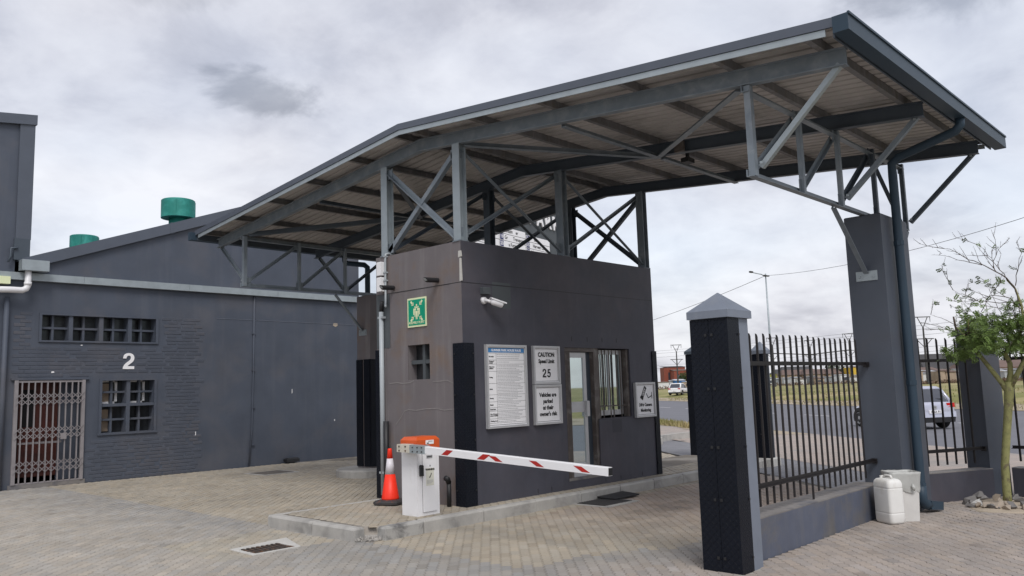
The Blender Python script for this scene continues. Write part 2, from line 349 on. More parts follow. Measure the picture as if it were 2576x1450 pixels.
def inst(src, name, parent, loc=None, world=None):     # another object on the same mesh data, mesh made round its own origin
    o = bpy.data.objects.new(name, src.data if hasattr(src, 'data') else src); COL.objects.link(o)
    if parent is not None: o.parent = parent
    if loc is not None: o.location = Vector(loc) - (ORG[parent.name] if parent is not None else Vector((0, 0, 0)))
    return o
G2 = [(0, 0), (.66, 0), (.66, .18), (.27, .18), (.34, .26), (.47, .36), (.58, .46), (.64, .57), (.66, .69), (.64, .82), (.56, .93), (.45, .985), (.33, 1), (.2, .98), (.1, .92), (.04, .83), (.015, .7), (.01, .66), (.2, .66), (.21, .74), (.25, .81), (.33, .84), (.41, .82), (.455, .76), (.455, .68), (.42, .58), (.32, .49), (.2, .39), (.1, .29), (.03, .17)]
G5 = [(.1, .45), (.15, .985), (.61, .985), (.61, .81), (.31, .81), (.285, .64), (.36, .675), (.43, .68), (.54, .65), (.62, .57), (.66, .46), (.66, .32), (.62, .17), (.53, .06), (.42, .01), (.31, 0), (.17, .02), (.07, .1), (.02, .2), (.01, .26), (.2, .27), (.23, .2), (.31, .16), (.4, .19), (.455, .26), (.46, .36), (.42, .45), (.33, .5), (.26, .48), (.21, .43)]
def figure(gl, x, y, z, h, m, parent, d=.003, sx=1.0):      # bold figure facing -Y, lower left corner at x, z
    a = [(x + p * h * sx, y, z + q * h) for p, q in gl]; mb = MB().loft([a, [(p[0], p[1] + d, p[2]) for p in a]])
    return fix_normals(mb.build('numeral', m, parent))
FR = {'-y': (Vector((1, 0, 0)), Vector((0, 0, 1)), Vector((0, -1, 0))), '-x': (Vector((0, -1, 0)), Vector((0, 0, 1)), Vector((-1, 0, 0)))}
def text(name, body, size, m, parent, loc, frame='-y', align='CENTER', bold=0.0, depth=0.0008, sx=1.0):
    cu = bpy.data.curves.new('lettering', 'FONT'); cu.body = body; cu.size = size; cu.align_x = align; cu.align_y = 'CENTER'
    cu.offset = bold; cu.extrude = depth; cu.resolution_u = 3
    ob = bpy.data.objects.new('lettering', cu); COL.objects.link(ob)
    bpy.context.view_layer.update()
    me = bpy.data.meshes.new_from_object(ob.evaluated_get(bpy.context.evaluated_depsgraph_get()))
    bpy.data.objects.remove(ob); bpy.data.curves.remove(cu)
    a, b, c = frame if not isinstance(frame, str) else FR[frame]
    me.transform(Matrix(((a.x * sx, b.x, c.x, 0), (a.y * sx, b.y, c.y, 0), (a.z * sx, b.z, c.z, 0), (0, 0, 0, 1))))
    me.materials.clear(); me.materials.append(m); me.name = name
    o = bpy.data.objects.new(name, me); COL.objects.link(o); o.parent = parent
    o.location = Vector(loc) - ORG[parent.name]; ORG[o.name] = Vector(loc)
    return o
def wall(mb, a0, a1, z0, z1, holes, t0, t1, axis):       # slab with rectangular openings; axis 'x': spans x, thickness in y
    As = sorted({a0, a1, *[h[0] for h in holes], *[h[1] for h in holes]}); Zs = sorted({z0, z1, *[h[2] for h in holes], *[h[3] for h in holes]})
    def P(a, t, z): return (a, t, z) if axis == 'x' else (t, a, z)
    def solid(i, j):
        if i < 0 or j < 0 or i >= len(As) - 1 or j >= len(Zs) - 1: return False
        ca = (As[i] + As[i + 1]) / 2; cz = (Zs[j] + Zs[j + 1]) / 2
        return not any(h[0] < ca < h[1] and h[2] < cz < h[3] for h in holes)
    for i in range(len(As) - 1):
        for j in range(len(Zs) - 1):
            if not solid(i, j): continue
            a, b, c, d = As[i], As[i + 1], Zs[j], Zs[j + 1]
            mb.quad(P(a, t0, c), P(b, t0, c), P(b, t0, d), P(a, t0, d)); mb.quad(P(b, t1, c), P(a, t1, c), P(a, t1, d), P(b, t1, d))
            if not solid(i - 1, j): mb.quad(P(a, t1, c), P(a, t0, c), P(a, t0, d), P(a, t1, d))
            if not solid(i + 1, j): mb.quad(P(b, t0, c), P(b, t1, c), P(b, t1, d), P(b, t0, d))
            if not solid(i, j - 1): mb.quad(P(a, t1, c), P(b, t1, c), P(b, t0, c), P(a, t0, c))
            if not solid(i, j + 1): mb.quad(P(a, t0, d), P(b, t0, d), P(b, t1, d), P(a, t1, d))
    return mb
def Lp(a, t): return [(-a / 2, -a / 2), (a / 2, -a / 2), (a / 2, -a / 2 + t), (-a / 2 + t, -a / 2 + t), (-a / 2 + t, a / 2), (-a / 2, a / 2)]
def Ip(w, h, t=0.01, wb=0.008): return [(-w / 2, -h / 2), (w / 2, -h / 2), (w / 2, -h / 2 + t), (wb / 2, -h / 2 + t), (wb / 2, h / 2 - t), (w / 2, h / 2 - t), (w / 2, h / 2), (-w / 2, h / 2), (-w / 2, h / 2 - t), (-wb / 2, h / 2 - t), (-wb / 2, -h / 2 + t), (-w / 2, -h / 2 + t)]
def Cp(w, h, t=0.006): return [(-w / 2, -h / 2), (w / 2, -h / 2), (w / 2, -h / 2 + t), (-w / 2 + t, -h / 2 + t), (-w / 2 + t, h / 2 - t), (w / 2, h / 2 - t), (w / 2, h / 2), (-w / 2, h / 2)]
def Bp(w, h): return [(-w / 2, -h / 2), (w / 2, -h / 2), (w / 2, h / 2), (-w / 2, h / 2)]
# ------------------------------------------------------------------ ground
dR = Vector((0.62, 0.785, 0)).normalized(); nR = Vector((dR.y, -dR.x, 0))
def SN(s, n, z): p = dR * s + nR * n; return (p.x, p.y, z)
NB = [(-1600, -0.03), (8.6, -0.03), (14.2, -0.23), (30.8, -0.23), (37, 0.36), (60, 0.4), (1600, 0.4)]
def gz(n):
    for (a, za), (b, zb) in zip(NB, NB[1:]):
        if n <= b: return za + (zb - za) * (n - a) / (b - a)
    return 0.4
mb = MB()
SS = [-1600, -200, -60, -20, 0, 20, 40, 60, 90, 130, 200, 400, 1600]
for (n0, z0), (n1, z1) in zip(NB, NB[1:]):
    for s0, s1 in zip(SS, SS[1:]): mb.quad(SN(s0, n0, z0), SN(s0, n1, z1), SN(s1, n1, z1), SN(s1, n0, z0))
ground = struct(fix_normals(mb.build('ground', M_grass)))
yard = struct(MB().quad(SN(-60, -60, -0.008), SN(-60, 8.6, -0.008), SN(60, 8.6, -0.008), SN(60, -60, -0.008)).build('paved_yard', M_bed))
fix_normals(yard)
struct(fix_normals(MB().quad(SN(11.2, 6.62, 0.0), SN(11.2, 8.25, 0.0), SN(60, 8.25, 0.0), SN(60, 6.62, 0.0)).build('paving_band', M_apg)))
mb = MB().quad(SN(10.2, 8.25, 0.004), SN(10.2, 8.7, 0.004), SN(60, 8.7, 0.004), SN(60, 8.25, 0.004)).quad(SN(10.2, 8.7, 0.004), SN(10.2, 14.25, -0.19), SN(60, 14.25, -0.19), SN(60, 8.7, 0.004))
struct(fix_normals(mb.build('apron', M_apron)))
mb = MB()
P0 = None
for k in range(24):                                   # ragged inner edge of the sandy strip beside the road
    s = 26.5 + k * 1.4; w0 = 11.3 + 0.35 * math.sin(k * 1.7) + 0.2 * math.sin(k * 3.1)
    q = (s, w0)
    if P0: mb.quad(SN(P0[0], P0[1], gz(P0[1]) + 0.05), SN(P0[0], 14.22, -0.184), SN(q[0], 14.22, -0.184), SN(q[0], q[1], gz(q[1]) + 0.05))
    P0 = q
struct(fix_normals(mb.build('verge', M_verge)))
road = struct(fix_normals(MB().quad(SN(-300, 14.2, -0.2), SN(-300, 30.8, -0.2), SN(500, 30.8, -0.2), SN(500, 14.2, -0.2)).build('road', M_road)))
dash = MB().box(0, 2.6, -0.06, 0.06, 0, 0.004).build('lane_dash', M_mark, road); bpy.data.objects.remove(dash)
dm = bpy.data.meshes['lane_dash']
for k in range(-2, 16):
    o = bpy.data.objects.new('lane_dash', dm); COL.objects.link(o); o.parent = road
    o.location = SN(21.0 + k * 6.1, 21.9, -0.196); o.rotation_euler.z = math.atan2(dR.y, dR.x)
struct(fix_normals(MB().quad(SN(-300, 30.75, -0.18), SN(-300, 33.4, 0.03), SN(500, 33.4, 0.03), SN(500, 30.75, -0.18)).build('sand_shoulder', M_verge)))
M_bed2 = mat('pale jointing sand', (0.36, 0.335, 0.30), 0.95, 0.2, 1.5, 0.4, 120, c2=(0.24, 0.22, 0.20), c2s=1.1)
struct(MB().quad((-20, -20, -0.006), (5.7, -20, -0.006), (5.7, 18.4, -0.006), (-20, 18.4, -0.006)).build('jointing_sand', M_bed2))
struct(MB().quad((6.4, -6, -0.0055), (12.6, -6, -0.0055), (12.6, 3.7, -0.0055), (6.4, 3.7, -0.0055)).build('jointing_sand', M_bed2))
mb = MB(); mb.quad(*[(10.62 + (.33 + .07 * math.sin(3 * t)) * math.cos(t), 2.93 + (.24 + .05 * math.sin(4 * t + 1)) * math.sin(t), -0.0045) for t in [k * .35 for k in range(18)]])
struct(mb.build('damp_joint_sand', mat('damp sand', (0.05, 0.043, 0.036), 0.8, 0.2, 8)))
# gate track across the entrance
tr = MB().sweep(SN(14, 6.55, 0.006), SN(26, 6.55, 0.006), Bp(0.05, 0.02)).build('gate_track', M_irong); tag(tr, 'thin steel sliding gate track set across the paved entrance', 'gate track')
# ---------------------------------------------------------------- pavers: zigzag blocks in running bond, laid diagonally
PL, PW, PA = 0.2, 0.1, 0.011
ea = Vector((math.cos(R(45)), math.sin(R(45)), 0)); eb = Vector((-ea.y, ea.x, 0))
foot = [(7.55, 12.0, 8.05, 9.8), (4.0, 14.0, 18.46, 40), (10.3, 11.4, 3.55, 3.95), (7.0, 10.5, 3.8, 4.06), (6.66, 7.0, 3.66, 3.96), (5.72, 15.7, 7.72, 9.76), (10.2, 11.3, 13.7, 14.2),
        (4.56, 5.16, 8.18, 8.7), (9.24, 10.0, 7.06, 7.68), (9.2, 10.1, 16.1, 16.95)]
def hole(x, y):
    for a, b, c, d in foot:
        if a < x < b and c < y < d: return True
    if (x - 10.5) ** 2 + (y - 14.1) ** 2 < 0.66 ** 2: return True
    return False
def zone(x, y, rnd):
    tan = (0.320, 0.281, 0.225); pale = (0.334, 0.303, 0.263); grey = (0.262, 0.247, 0.226); pink = (0.305, 0.264, 0.234)
    wob = 0.12 * math.sin(x * 5.1 + y * 2.3)
    if y < 3.8 and x > 6.5: c = pink
    elif x > 5.76:
        bl = 5.47 - 0.39 * (x - 5.8)
        if y < bl + wob * 0.6 and x < 9.5:
            k = min(1, max(0, (bl - y) / 1.3)); c = tuple(g * (1 - k) + p * k for g, p in zip(grey, pink))
        elif 7.4 > y > 3: k = min(1, max(0, (x - 7.2) / 2.5)); c = tuple(t * (1 - k) + p * k for t, p in zip(tan, (0.30, 0.245, 0.205)))
        else: c = tan
    else:
        d = 5.76 - x
        if y < 8.2: k = min(1, max(0, (d - 0.5) / 1.6)); c = tuple(g * (1 - k) + p * k for g, p in zip(grey, pale))
        else:
            k = min(1, max(0, (d - 0.2) / 1.5)); c = tuple(g * (1 - k) + p * k for g, p in zip((0.275, 0.258, 0.236), pale))
            if 4.2 < x < 5.6 and y < 9.6: c = (0.34, 0.305, 0.25)
    f = 1.10 * (1 + (rnd - 0.5) * 0.15)
    for ox, oy, ra, rb, k in ((9.6, 6.3, 1.5, .45, .30), (8.2, 5.7, .8, .3, .16), (7.0, 12.8, 1.2, .5, .10), (3.9, 9.6, .7, .35, .14), (10.6, 2.9, .35, .22, .14), (8.6, 3.0, .8, .3, .08)):
        q = ((x - ox) / ra) ** 2 + ((y - oy) / rb) ** 2 + .5 * math.sin(x * 9 + y * 4) * math.sin(y * 7 - x * 3)
        if q < 1: f *= 1 - k * (1 - max(0, q)) * (.5 + rnd)
    if (rnd * 53.7) % 1 < .03: f *= .84
    if (rnd * 91.3) % 1 < .02: f *= 1.10
    h = (rnd * 7.3) % 1 - 0.5
    return (c[0] * f * (1 + 0.05 * h), c[1] * f, c[2] * f * (1 - 0.07 * h), 1)
def ring(ins, z):
    r = []
    us = (-0.1, -0.05, 0.0, 0.05, 0.1)
    for i, u in enumerate(us): r.append((max(-0.1 + ins, min(0.1 - ins, u)), -PW / 2 + ins + (PA if i % 2 else -PA), z))
    for i, u in reversed(list(enumerate(us))): r.append((max(-0.1 + ins, min(0.1 - ins, u)), PW / 2 - ins + (PA if i % 2 else -PA), z))
    return r
RT, RB = ring(0.0065, 0.0), ring(0.0018, -0.013)
cands = []
for i in range(-160, 260):
    for j in range(-230, 160):
        a = i * PL + (PL / 2 if j % 2 else 0); b = j * PW
        x = ea.x * a + eb.x * b; y = ea.y * a + eb.y * b
        if x < -3 or y < -3.5 or (nR.x * x + nR.y * y > 6.5 and (y > 3.75 or x > 13)): continue
        d = math.hypot(x, y)
        if d < 3.2 or d > 21.5 or hole(x, y) or y > 18.5: continue
        px, py = pix((x, y, 0))
        if px < -420 or px > 3050 or py > 1750: continue
        cands.append((d, x, y, px, py))
vis = sorted([c for c in cands if -60 < c[3] < 2640 and c[4] < 1500], key=lambda c: c[0])[:300]
vset = set((c[1], c[2]) for c in vis)
pv = MB().loft([RB, RT], caps=False); pv.f.append(tuple(range(10, 20))); pv.m.append(0)
po = pv.build('paver', M_pav1); pm = po.data; bpy.data.objects.remove(po)
for d, x, y, px, py in vis:
    o = bpy.data.objects.new('paver', pm); COL.objects.link(o); o.parent = yard
    o.location = (x, y, random.uniform(-0.0015, 0.0015)); o.rotation_euler = (random.uniform(-0.008, 0.008), random.uniform(-0.008, 0.008), R(45) + random.uniform(-0.012, 0.012))
    o.color = zone(x, y, random.random())
V, F, CC = [], [], []
for d, x, y, px, py in cands:
    if (x, y) in vset: continue
    z = random.uniform(-0.0018, 0.0018); tx = random.uniform(-0.012, 0.012); ty = random.uniform(-0.02, 0.02) * (.4 if x < 5.76 else 1); c = zone(x, y, random.random()); b0 = len(V)
    if d < 13.5:
        for (u, v, w) in RB + RT: V.append((x + ea.x * u + eb.x * v, y + ea.y * u + eb.y * v, w + z + (tx * u + ty * v if w == 0 else 0)))
        for k in range(10): F.append((b0 + k, b0 + (k + 1) % 10, b0 + 10 + (k + 1) % 10, b0 + 10 + k))
        F.append(tuple(range(b0 + 10, b0 + 20))); CC += [c] * 20
    else:
        for w, ins in ((-0.013, 0.0015), (0.0, 0.007)):
            for u, v in ((-1, -1), (1, -1), (1, 1), (-1, 1)):
                q = (0.1 - ins) * u; r = (0.05 - ins) * v; V.append((x + ea.x * q + eb.x * r, y + ea.y * q + eb.y * r, w + z + (tx * q + ty * r if w == 0 else 0)))
        for k in range(4): F.append((b0 + k, b0 + (k + 1) % 4, b0 + 4 + (k + 1) % 4, b0 + 4 + k))
        F.append((b0 + 4, b0 + 5, b0 + 6, b0 + 7)); CC += [c] * 8
me = bpy.data.meshes.new('paver_field'); me.from_pydata(V, [], F); me.materials.append(M_pav)
ca = me.color_attributes.new('col', 'FLOAT_COLOR', 'POINT'); ca.data.foreach_set('color', [k for c in CC for k in c])
o = bpy.data.objects.new('paver_field', me); COL.objects.link(o); o.parent = yard; o['kind'] = 'stuff'
# ---------------------------------------------------------------- kerbed island under the guardhouse
KH = 0.15
ib = [(5.80, 7.90), (5.92, 7.79), (15.6, 7.78), (15.6, 9.7), (5.78, 9.7), (5.78, 7.92)]
isl = struct(fix_normals(MB().loft([[(x, y, -0.02) for x, y in ib], [(x + (.04 if k in (0, 1, 5) else 0), y + (.03 if k in (0, 1, 5) else 0), .06) for k, (x, y) in enumerate(ib)], [(x + (.06 if k in (0, 1, 5) else 0), y + (.05 if k in (0, 1, 5) else 0), .132) for k, (x, y) in enumerate(ib)]]).build('island_paving', M_bed)))
def kerb(x0, x1, y0, y1, m=M_conc, h=KH):
    g = 0.006; c = 0.025; hh = h + random.uniform(-0.003, 0.003)
    mb = MB()
    mb.loft([[(x0 + g, y0 + g, -0.03), (x1 - g, y0 + g, -0.03), (x1 - g, y1 - g, -0.03), (x0 + g, y1 - g, -0.03)],
             [(x0 + g, y0 + g, hh - c), (x1 - g, y0 + g, hh - c), (x1 - g, y1 - g, hh - c), (x0 + g, y1 - g, hh - c)],
             [(x0 + g + 0.012, y0 + g + 0.012, hh - 0.006), (x1 - g - 0.012, y0 + g + 0.012, hh - 0.006), (x1 - g - 0.012, y1 - g - 0.012, hh - 0.006), (x0 + g + 0.012, y1 - g - 0.012, hh - 0.006)],
             [(x0 + g + 0.03, y0 + g + 0.03, hh), (x1 - g - 0.03, y0 + g + 0.03, hh), (x1 - g - 0.03, y1 - g - 0.03, hh), (x0 + g + 0.03, y1 - g - 0.03, hh)]])
    return mb.build('kerb_stone', m, isl)
xs = [5.88, 6.45, 7.44, 8.44, 9.42, 10.37, 11.28, 12.15, 13.1, 14.05, 15.0, 15.8]
for k, (a, b) in enumerate(zip(xs, xs[1:])): kerb(a, b, 7.62 + random.uniform(-0.006, 0.006), 7.78, M_concd if k == 0 else M_conc)
for a, b in ((7.87, 8.72), (8.72, 9.66)): kerb(5.62, 5.78, a, b)
for a, b in ((5.66, 6.6), (6.6, 7.5)): kerb(a, b, 9.70, 9.80, M_conc, 0.145)
mb = MB()                                            # crumbled corner where two kerb stones have broken away
for k in range(45):
    a = random.random(); x = 5.66 + a * 0.24 + random.uniform(-0.05, 0.05); y = 7.87 - a * 0.18 + random.uniform(-0.05, 0.05); r = random.uniform(0.006, 0.022); z = random.uniform(0, 0.05) * (1 - abs(a - .5))
    mb.loft([[(x + r * math.cos(t + k) * random.uniform(.6, 1), y + r * math.sin(t + k) * random.uniform(.6, 1), z) for t in (0, 1.2, 2.5, 3.8, 5.1)], [(x + r * .5 * math.cos(t + k), y + r * .5 * math.sin(t + k), z + r * random.uniform(.5, 1.2)) for t in (0, 1.2, 2.5, 3.8, 5.1)]])
mb.loft([[(5.66, 7.93, -.02), (5.92, 7.66, -.02), (5.93, 7.79, -.02), (5.79, 7.93, -.02)], [(5.76, 7.92, .015), (5.91, 7.75, .02), (5.92, 7.79, .05), (5.79, 7.92, .05)]])
o = mb.build('broken_concrete', M_rubble, isl); o['kind'] = 'stuff'
# pavers on the island
V, F, CC = [], [], []
for i in range(0, 140):
    for j in range(-90, 60):
        a = i * PL + (PL / 2 if j % 2 else 0); b = j * PW; x = ea.x * a + eb.x * b; y = ea.y * a + eb.y * b
        if not (5.83 < x < 15.5 and 7.83 < y < 9.66) or (7.6 < x < 12 and 8.1 < y < 9.6) or (x > 12 and y > 8.6): continue
        z = 0.143 + random.uniform(-0.002, 0.002); c = zone(9, 12, random.random()); b0 = len(V)
        for (u, v, w) in RB + RT: V.append((x + ea.x * u + eb.x * v, y + ea.y * u + eb.y * v, w + z))
        for k in range(10): F.append((b0 + k, b0 + (k + 1) % 10, b0 + 10 + (k + 1) % 10, b0 + 10 + k))
        F.append(tuple(range(b0 + 10, b0 + 20))); CC += [c] * 20
me = bpy.data.meshes.new('paver_field'); me.from_pydata(V, [], F); me.materials.append(M_pav)
ca = me.color_attributes.new('col', 'FLOAT_COLOR', 'POINT'); ca.data.foreach_set('color', [k for c in CC for k in c])
o = bpy.data.objects.new('paver_field', me); COL.objects.link(o); o.parent = isl; o['kind'] = 'stuff'
# kerb bed seen beyond the entrance
far = struct(MB().quad(SN(23.2, 8.2, 0.02), SN(23.2, 8.4, 0.02), SN(30, 8.4, 0.02), SN(30, 8.2, 0.02)).build('far_kerb_bed', M_apron))
for p, q in (((19.6, 13.0), (20.4, 13.6)), ((20.4, 13.6), (21.4, 13.75)), ((21.4, 13.75), (22.4, 13.7)), ((22.4, 13.7), (23.4, 13.6)), ((23.4, 13.6), (24.4, 13.5))):
    MB().sweep((p[0], p[1], 0.07), (q[0], q[1], 0.07), Bp(0.16, 0.22)).build('kerb_stone', M_conc, far)
# ---------------------------------------------------------------- grates and covers
t = thing('drain_grate', 'rusty slotted gully grate in a pale mortar frame before the island', 'drain', (4.83, 8.4, 0))
fm = MB(); wall_pts = ((4.47, 5.36, 8.08, 8.80), (4.60, 5.08, 8.2, 8.56))
(a0, a1, b0, b1), (c0, c1, d0, d1) = wall_pts
IN = [(c0, d0), (c1, d0), (c1, d1), (c0, d1)]; OU = [(4.53, 8.14), (5.12, 8.15), (5.33, 8.80), (4.55, 8.67)]
for k in range(4):
    q = [OU[k], OU[(k + 1) % 4], IN[(k + 1) % 4], IN[k]]; fm.loft([[(p[0], p[1], -.03) for p in q], [(p[0], p[1], .006) for p in q]])
fix_normals(fm.build('frame', M_concw, t)); MB().box(c0, c1, d0, d1, -0.05, -0.0045).build('gully', M_dark, t)
for k in range(8):
    x = c0 + 0.03 + k * 0.059
    b = MB()
    for e in range(5):
        y0 = d0 + e * (d1 - d0) / 5; y1 = y0 + (d1 - d0) / 5; zz = 0.012 - 0.010 * math.sin(math.pi * (e + .5) / 5)
        b.box(x, x + 0.026, y0, y1, -0.0044, zz)
    b.build('grate_bar', M_iron, t)
t = thing('manhole_cover', 'dark square manhole cover in the paving by the left lane wall', 'manhole cover', (9.65, 16.5, 0))
def quadslab(pts, z0, z1): return MB().loft([[(p[0], p[1], z0) for p in pts], [(p[0], p[1], z1) for p in pts]])
quadslab([(9.2, 16.1), (10.1, 16.1), (10.1, 16.95), (9.2, 16.95)], -0.03, 0.003).build('frame', M_conc, t)
quadslab([(9.3, 16.2), (10.0, 16.2), (10.0, 16.85), (9.3, 16.85)], 0.003, 0.009).build('cover', mat('dusty iron', (0.13, 0.115, 0.10), 0.8, 0.25, 9, 0.4, 40), t)
t = thing('manhole_cover', 'ribbed iron manhole cover beside the kerb, half under a black mat', 'manhole cover', (9.62, 7.36, 0))
quadslab([(9.22, 7.04), (10.02, 7.04), (10.02, 7.68), (9.22, 7.68)], -0.03, 0.004).build('frame', M_conc, t)
quadslab([(9.3, 7.12), (9.94, 7.12), (9.94, 7.62), (9.3, 7.62)], 0.004, 0.010).build('cover', M_irong, t)
for k in range(11):
    MB().box(9.32 + k * .056, 9.35 + k * .056, 7.14, 7.6, 0.010, 0.017).build('rib', M_irong, t)
b = MB().loft([[(9.79, 7.31, .02), (10.4, 7.31, .02), (10.42, 7.6, .02), (10.42, 7.8, .05), (9.8, 7.82, .05), (9.78, 7.55, .02)], [(9.79, 7.31, .035), (10.4, 7.31, .04), (10.42, 7.6, .045), (10.42, 7.8, .07), (9.8, 7.82, .07), (9.78, 7.55, .04)]])
tag(fix_normals(b.build('rubber_mat', M_black)), 'black rubber mat lying over the manhole cover by the kerb', 'mat')
# ------------------------------------------------------------------ left building
LY = 18.5
lb = thing('warehouse', 'dark slate grey gabled building with trellis door and numeral', 'building', (9, LY, 0))
uw = [(5.54, 6.06), (6.14, 6.665), (6.75, 7.27), (7.35, 7.87)]
lw = [(6.755, 7.27), (7.35, 7.865)]
holes = [(a, b, 2.95, 3.475) for a, b in uw] + [(a, b, c, d) for a, b in lw for c, d in ((1.0, 1.555), (1.62, 2.11))] + [(5.10, 6.40, 0.085, 2.14)]
wall(MB(), -6.0, 13.45, -0.1, 4.3, holes, LY, LY + 0.30, 'x').build('wall', M_wallL, lb)
MB().loft([[(5.27, LY, 4.3), (13.45, LY, 4.3), (13.45, LY, 5.95), (11.2, LY, 6.69), (5.27, LY, 4.5)], [(5.27, 40, 4.3), (13.45, 40, 4.3), (13.45, 40, 5.95), (11.2, 40, 6.69), (5.27, 40, 4.5)]]).build('gable_wall', M_wallL, lb)
MB().box(13.15, 13.45, LY + 0.3, 40, -0.1, 4.29).build('wall', M_wallL, lb)
MB().box(-5.9, 13.4, LY + 1.9, LY + 2.0, -0.1, 4.29).build('inner_wall', M_dark, lb)
MB().box(-5.9, 13.4, LY + .3, LY + 1.9, 2.5, 2.55).build('inner_floor', M_dark, lb)
rf = MB()
for x0, z0, x1, z1 in ((5.05, 4.53, 11.2, 6.78), (11.2, 6.78, 13.75, 5.95)):
    rf.loft([[(x0, LY - .06, z0), (x1, LY - .06, z1), (x1, LY - .06, z1 + .03), (x0, LY - .06, z0 + .03)], [(x0, 40, z0), (x1, 40, z1), (x1, 40, z1 + .03), (x0, 40, z0 + .03)]])
fix_normals(rf.build('roof', M_fasc, lb))
mb = MB()
for x0, z0, x1, z1 in ((5.12, 4.60, 8.15, 5.71), (8.15, 5.71, 11.2, 6.83), (11.2, 6.83, 13.75, 6.0)):
    mb = MB().loft([[(x0, LY - .085, z0 - .24), (x1, LY - .085, z1 - .24), (x1, LY - .085, z1), (x0, LY - .085, z0)], [(x0, LY - .055, z0 - .24), (x1, LY - .055, z1 - .24), (x1, LY - .055, z1), (x0, LY - .055, z0)]])
    fix_normals(mb.build('barge_flashing', M_fasc, lb))
MB().box(8.13, 8.19, LY - .092, LY - .086, 5.47, 5.72).build('flashing_joint', M_fasc, lb)
for k in range(8):
    a = -5.2 + k * 2.3; b = min(13.38, a + 2.295)
    if k == 7: b = 13.38
    MB().box(a, b, LY - .10, LY, 4.155, 4.305).build('galvanised_band', M_galv, lb)
MB().cbox(5.05, 5.55, LY - .32, LY - .101, 4.33, 4.545, .004).build('rainwater_hopper', M_galv, lb)
MB().tube([(5.2, LY - .2, 4.34), (5.2, LY - .2, 4.03), (5.17, LY - .2, 3.965), (5.1, LY - .2, 3.93), (4.9, LY - .2, 3.93), (4.2, LY - .2, 3.9)], .062, 12).build('waste_pipe', M_pvc, lb, True)
MB().tube([(5.2, LY - .2, 4.1), (5.2, LY - .2, 4.04)], .072, 12).build('pipe_collar', M_pvc, lb, True)
MB().tube([(4.87, LY - .06, 0), (4.88, LY - .06, 3.8)], .05, 10).build('downpipe', M_wallL, lb, True)
MB().box(4.6, 4.9, LY - .16, LY - .02, 4.05, 4.2).build('sign_box', M_cream, lb)
MB().tube([(10.285, LY - .02, 4.15), (10.28, LY - .02, 2.4), (10.25, LY - .02, .9), (10.18, LY - .02, .02)], .018, 8).build('conduit', M_wallL, lb, True)
for z in (.5, 1.4, 2.3, 3.2): MB().box(10.24, 10.32, LY - .04, LY, z, z + .03).build('conduit_clip', M_wallL, lb)
MB().tube([(9.3, LY - .005, 3.552), (13.3, LY - .005, 3.535)], .004, 6).build('cable', M_cap, lb)
mb = MB().loft([[(12.60, LY - .004, 3.50), (12.68, LY - .004, 3.46), (12.75, LY - .004, 3.5), (12.74, LY - .004, 3.56), (12.62, LY - .004, 3.56)], [(12.60, LY, 3.50), (12.68, LY, 3.46), (12.75, LY, 3.5), (12.74, LY, 3.56), (12.62, LY, 3.56)]]); mb.build('plaster_chip', M_sand, lb)
for (x, z, w, h) in ((12.62, .97, .03, .05), (8.83, .82, .02, .1), (5.75, 2.28, .06, .035), (11.35, 1.72, .02, .12), (6.3, 2.85, .04, .02)):
    MB().quad((x, LY - .007, z), (x + w, LY - .007, z + h * .2), (x + w * .9, LY - .007, z + h), (x + w * .1, LY - .007, z + h * .9)).build('paint_chip', M_white, lb)
# painted bricks standing proud of their joints
spots = []
bw, bh = 0.225, 0.0785
for r in range(0, 45):
    z = 0.0 + r * bh
    for c in range(-1, 22):
        x = 4.92 + c * bw + (bw / 2 if r % 2 else 0); x1 = x + bw - .012; z1 = z + bh - .012
        if x1 > 9.0 or x < 4.93: continue
        if any(x1 > h[0] - .04 and x < h[1] + .04 and z1 > h[2] - .05 and z < h[3] + .05 for h in holes): continue
        if any(x1 > a - .04 and x < b + .04 and z1 > c_ - .05 and z < d_ + .05 for a, b, c_, d_ in ((5.5, 7.92, 2.9, 3.52), (6.7, 7.92, .95, 2.15))): continue
        if z > 3.48: continue
        if 7.1 < x < 7.45 and 2.3 < z < 2.75: continue
        spots.append((x, z))
bm0 = MB(); cc = .006
def brickgeo(m, x, z, d):
    m.loft([[(x, LY + .002, z), (x, LY + .002, z + bh - .012), (x + bw - .012, LY + .002, z + bh - .012), (x + bw - .012, LY + .002, z)],
            [(x + cc, LY - d, z + cc), (x + cc, LY - d, z + bh - .012 - cc), (x + bw - .012 - cc, LY - d, z + bh - .012 - cc), (x + bw - .012 - cc, LY - d, z + cc)]], caps=False)
    b = len(m.v); m.f.append((b - 4, b - 3, b - 2, b - 1)); m.m.append(0)
bo = MB(); brickgeo(bo, 0, 0, .0058); bx = bo.build('brick', M_brick, None); bmesh_ = bx.data; bpy.data.objects.remove(bx)
fld = MB(); spots.sort(key=lambda q: (q[0] - 8.2) ** 2 + (q[1] - 1.0) ** 2)
wall_part = next(o for o in lb.children if o.name.startswith('wall'))
for k, (x, z) in enumerate(spots):
    if k < 300:
        o = bpy.data.objects.new('brick', bmesh_); COL.objects.link(o); o.parent = wall_part
        o.location = (x, random.uniform(-.0022, .001), z); o.location -= ORG[lb.name] * 1.0; o.location.y += LY; o.location.y -= LY
        o.location = Vector((x, random.uniform(-.0012, .0008), z)) - Vector((9, LY, 0)); o.rotation_euler = (0, random.uniform(-.006, .006), random.uniform(-.004, .004))
    else: brickgeo(fld, x, z, random.uniform(.0045, .0068))
o = fld.build('brick_field', M_brick, wall_part); o['kind'] = 'stuff'
